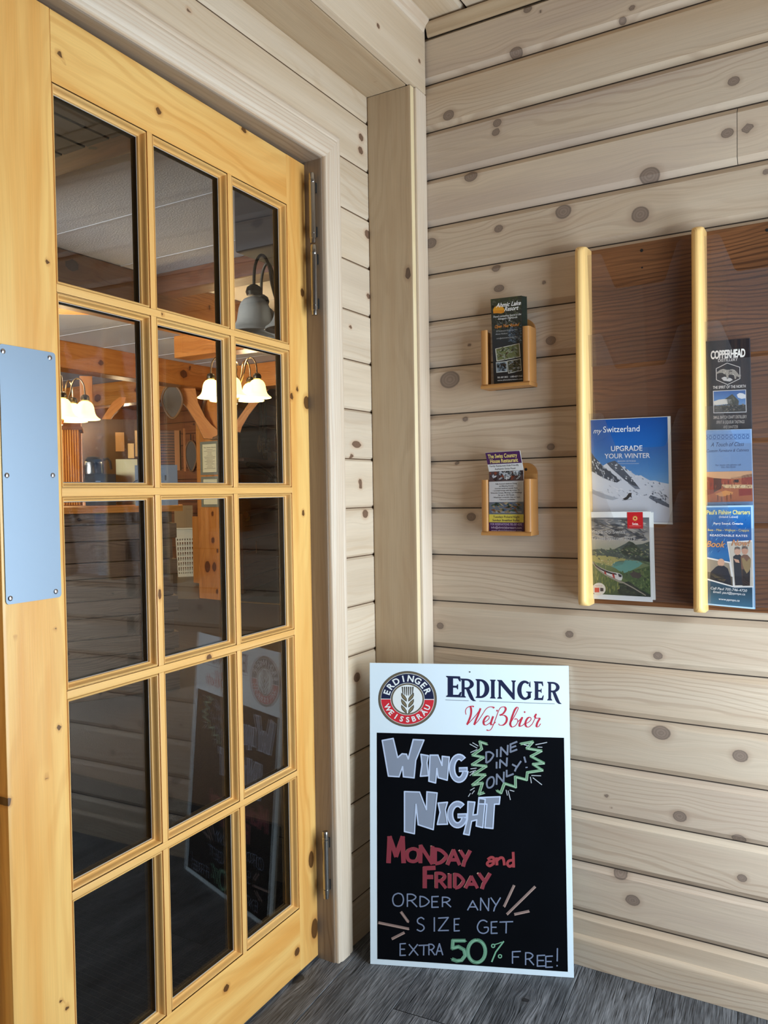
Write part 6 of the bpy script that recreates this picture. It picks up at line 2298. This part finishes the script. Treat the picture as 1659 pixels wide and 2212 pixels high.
rt = thing('bell_harness', onhall(573, 990, .06), 'cluster of dark harness bells hanging right of the blackboard', 'harness')
for i in range(9):
    c_ = onhall(573 + rng.uniform(-8, 8), 950 + i * 4.5, .16)
    MB().lathe(c_ - ez * .03, [(0, 0), (.022, .006), (.03, .03), (.022, .052), (0, .06)], 12).build('bell', simple('bell_metal', (90, 76, 60), .35, metal=.8) if i == 0 else bpy.data.materials['bell_metal'], rt)
rt = thing('spoked_wheel', onhall(600, 975, .06), 'small red wheel with pale spokes hanging on the hallway wall', 'wheel')
c_ = onhall(600, 955, .06)
MB().tube([c_ + RD_ * .11 * math.cos(math.radians(a)) + ez * .11 * math.sin(math.radians(a)) for a in range(0, 361, 15)], .022, 8, caps=False).build('rim', simple('dark_red_paint', (96, 28, 36), .5), rt)
for k in range(5):
    a = math.radians(72 * k + 20)
    MB().tube([c_, c_ + (RD_ * math.cos(a) + ez * math.sin(a)) * .1], [.01, .026], 6).build('spoke', simple('pale_spoke', (176, 146, 120), .5) if k == 0 else bpy.data.materials['pale_spoke'], rt)
MB().tube([c_ + ez * .11, c_ + ez * .50], .008, 6).build('cord', M['black'], rt)
rt = thing('garden_scythe', onhall(575, 1045, .1), 'old scythe with a dark curved blade leaning on the hallway wall', 'scythe')
MB().tube([onhall(535, 1003, .10), onhall(552, 1008, .12), onhall(572, 1018, .14), onhall(588, 1034, .14)], [.03, .04, .03, .02], 8).build('blade', M['black'], rt)
MB().tube([onhall(590, 1008, .12), onhall(585, 1026, .14), onhall(578, 1046, .14)], .018, 8).build('handle', simple('scythe_handle', (44, 34, 28), .5), rt)
MB().tube([onhall(584, 1026, .14), onhall(598, 1040, .14)], [.03, .05], 8).build('grip', M['black'], rt)
# handrail and skirting board of the hallway
a, b_ = onhall(531, 1111.5, .075), onhall(611, 1090, .075)
rt = thing('hand_rail', a, 'brown wooden handrail sloping along the hallway wall', 'handrail')
MB().tube([a, b_, b_ + (b_ - a) * .8], .035, 10).build('rail', simple('rail_wood', (92, 48, 24), .4), rt)
p = onhall(534, 1119, .03)
MB().tube([p - ez * .03 - RN * .02, p + RN * .02 - ez * .02, p + RN * .03 + ez * .03], .012, 8).build('bracket', M['strip'], rt)
hall_panel('diagonal_board', (552, 1168), (612, 1180), simple('pale_board', (128, 82, 46), .5), 'pale brown board fixed across the hallway wall under the handrail', 'board', th=.015, part='board')
hall_panel('door_edge', (518, 1110), (526, 1281), simple('hall_post', (118, 72, 38), .5), 'slim orange upright at the near end of the hallway wall', 'upright', th=.03, part='board')

# chandeliers --------------------------------------------------------------------------------


def bell_shade(c_, s, lit):
    """bell-shaped frosted shade hanging from c_ (top), size s = 1 for 15 cm"""
    prof = [(.020, 0), (.032, -.006), (.042, -.018), (.048, -.034), (.051, -.052), (.054, -.070), (.060, -.084), (.070, -.095), (.080, -.102), (.083, -.107), (.080, -.109), (.070, -.099), (.057, -.086), (.050, -.070), (.047, -.052), (.044, -.034), (.038, -.021), (.022, -.010)]
    return MB().lathe(c_, [(r * s, h * s) for r, h in prof], 26).mesh('shade', M['shade_lit'] if lit else M['shade_grey'], 50)


def chandelier(name, cen, z_top, arms, rad, lit, label, s=1.0, zshade=None, chain=True):
    """arms: angles (deg) about the stem; shades hang at z of cen"""
    cen = np.array(cen, float)
    root = thing(name, cen, label, 'chandelier')
    mm = M['metal_warm'] if lit else M['metal_dark']
    prof = [(0, -.14), (.012, -.135), (.020, -.11), (.012, -.09), (.022, -.06), (.030, -.02), (.022, .02), (.012, .04), (.016, .07), (.009, .10), (.006, .14), (0, .145)]
    link('stem', MB().lathe(cen, [(r * s * 1.1, h * s) for r, h in prof], 20).mesh('stem', mm), root)
    b = MB()
    if chain:
        z = cen[2] + .14 * s
        k = 0
        while z < z_top - .01:
            d_ = V3(1, 0, 0) if k % 2 else V3(0, 1, 0)
            b.tube([V3(cen[0], cen[1], z + .016) + d_ * .008 * math.cos(math.radians(a)) + ez * .019 * math.sin(math.radians(a)) for a in range(0, 361, 45)], .0028, 5, caps=False)
            z += .032
            k += 1
        b.build('chain', mm, root)
    for a in arms:
        d_ = V3(math.cos(math.radians(a)), math.sin(math.radians(a)), 0)
        tip = cen + d_ * rad + ez * .01
        arc = [cen + d_ * .02 * s - ez * .03 * s, cen + d_ * rad * .22 - ez * .02 * s, cen + d_ * rad * .42 + ez * .05 * s]
        top = .14 * s
        arc += [cen + d_ * (rad * .72 - rad * .28 * math.cos(math.radians(t))) + ez * (.05 * s + top * math.sin(math.radians(t)) * .62) for t in range(30, 181, 25)]
        arc[-1] = tip + ez * .03 * s
        ar = MB().tube([tuple(p) for p in smooth_path(arc, 3)], .0048 * s, 8).build('arm', mm, root)
        cup = MB().lathe(tip + ez * .035 * s, [(0, 0), (.012 * s, -.002), (.022 * s, -.012), (.026 * s, -.03), (.022 * s, -.044), (0, -.045)], 20).build('cup', M['metal_dark'], root)
        me = bell_shade(tip - ez * .005 * s, s, lit)
        link('lamp_shade', me, root)
        MB().lathe(tip - ez * .05 * s, [(0, -.045 * s), (.018 * s, -.035 * s), (.024 * s, -.015 * s), (.016 * s, .01 * s), (.010 * s, .03 * s), (0, .03 * s)], 16).build('bulb', M['bulb'] if lit else M['bulb_off'], root)
    if not lit or True:
        # little scroll finial
        sc = [cen + V3(.0, 0, .06 * s) + pe * (.03 * s * (1 - t / 500) * math.cos(math.radians(t))) + ez * (.03 * s * (1 - t / 500) * math.sin(math.radians(t)) + .03 * s) for t in range(0, 400, 25)]
        MB().tube(sc, .0035 * s, 6).build('scroll', mm, root)
    return root


# unlit chandelier close to the doors: first shade at px (548, 620)
t1 = at(549, 645, 3.35)
hv_ = nrm(V3(CAM[0] - t1[0], CAM[1] - t1[1], 0))
hr = V3(-hv_[1], hv_[0], 0)
if hr @ CR < 0: hr = -hr
cen = t1 + hr * .125 + hv_ * -.06
ang0 = math.degrees(math.atan2(*( -(cen - t1)[[1, 0]])))
chandelier('chandelier', cen, ZL - .01, [ang0 + k * 72 for k in range(5)], np.linalg.norm((cen - t1)[:2]), False, 'unlit grey glass chandelier in the top right pane', s=1.3)
# lit chandelier over the hallway corner
tL = at(456, 822, 5.9)
cen = tL + hr * .165 - hv_ * .03
a0 = math.degrees(math.atan2(-hr[1], -hr[0])) + 14
chandelier('chandelier', cen, ZL - .01, [a0 + k * 72 for k in range(5)], .17, True, 'lit chandelier seen between the middle and right panes', s=1.2)
LC = [cen.copy()]
tL = at(184, 868, 6.1)
cen = tL - hr * .17
chandelier('chandelier', cen, ZL - .01, [math.degrees(math.atan2(hr[1], hr[0])) + k * 72 for k in range(5)], .17, True, 'lit chandelier at the left pane edge, by the cabinet', s=1.2)
LC.append(cen.copy())
for i, c_ in enumerate(LC):
    point('chandelier_light', c_ - ez * .17, 27.0 if i == 0 else 30.0, rad=.12)
    point('chandelier_uplight', c_ + ez * .16, 6.0, rad=.06)
lw_ = area('assumed_lobby_window_light', (-5.2, -1.85, 1.5), (-6.6, 3.2, 2.4), 3.2, 1.5, 330.0, (.80, .90, 1.0))  # lamp added in front of the solid wall, as daylight from the assumed window
lw_.data.spread = math.radians(112)
# added warm fill points that brighten the lobby, with no lamp behind them
for (x, y, p) in ((-7.2, 2.0, 11.0), (-8.6, 7.6, 22.0), (-4.9, 5.9, 12.0)):
    point('lobby_fill', (x, y, 2.2), p, rad=.1)
# brightly lit orange wood slats at the far left; emission stands in for light
p_ = at(150, 668, 5.6)
rt = thing('orange_slats', p_, 'orange wood slats under the lobby ceiling at the far left pane, lit look from emission', 'wood slats')
b = MB()
for i in range(6):
    b.obox(p_ + hr * (-.14) + hv_ * (.10 - i * .045) + ez * .0, hr * .30, -hv_ * .03, ez * .02)
b.build('slats', simple('emissive_wood_slats', (226, 140, 60), .5, emis=(255, 160, 70), estr=.55), rt)
MB().obox(p_ - hr * .15 + hv_ * .13 + ez * .021, hr * .32, -hv_ * .32, ez * .02).build('top', M['timber_plain'] if 'timber_plain' in M else simple('slats_top', (150, 90, 44), .5), rt)
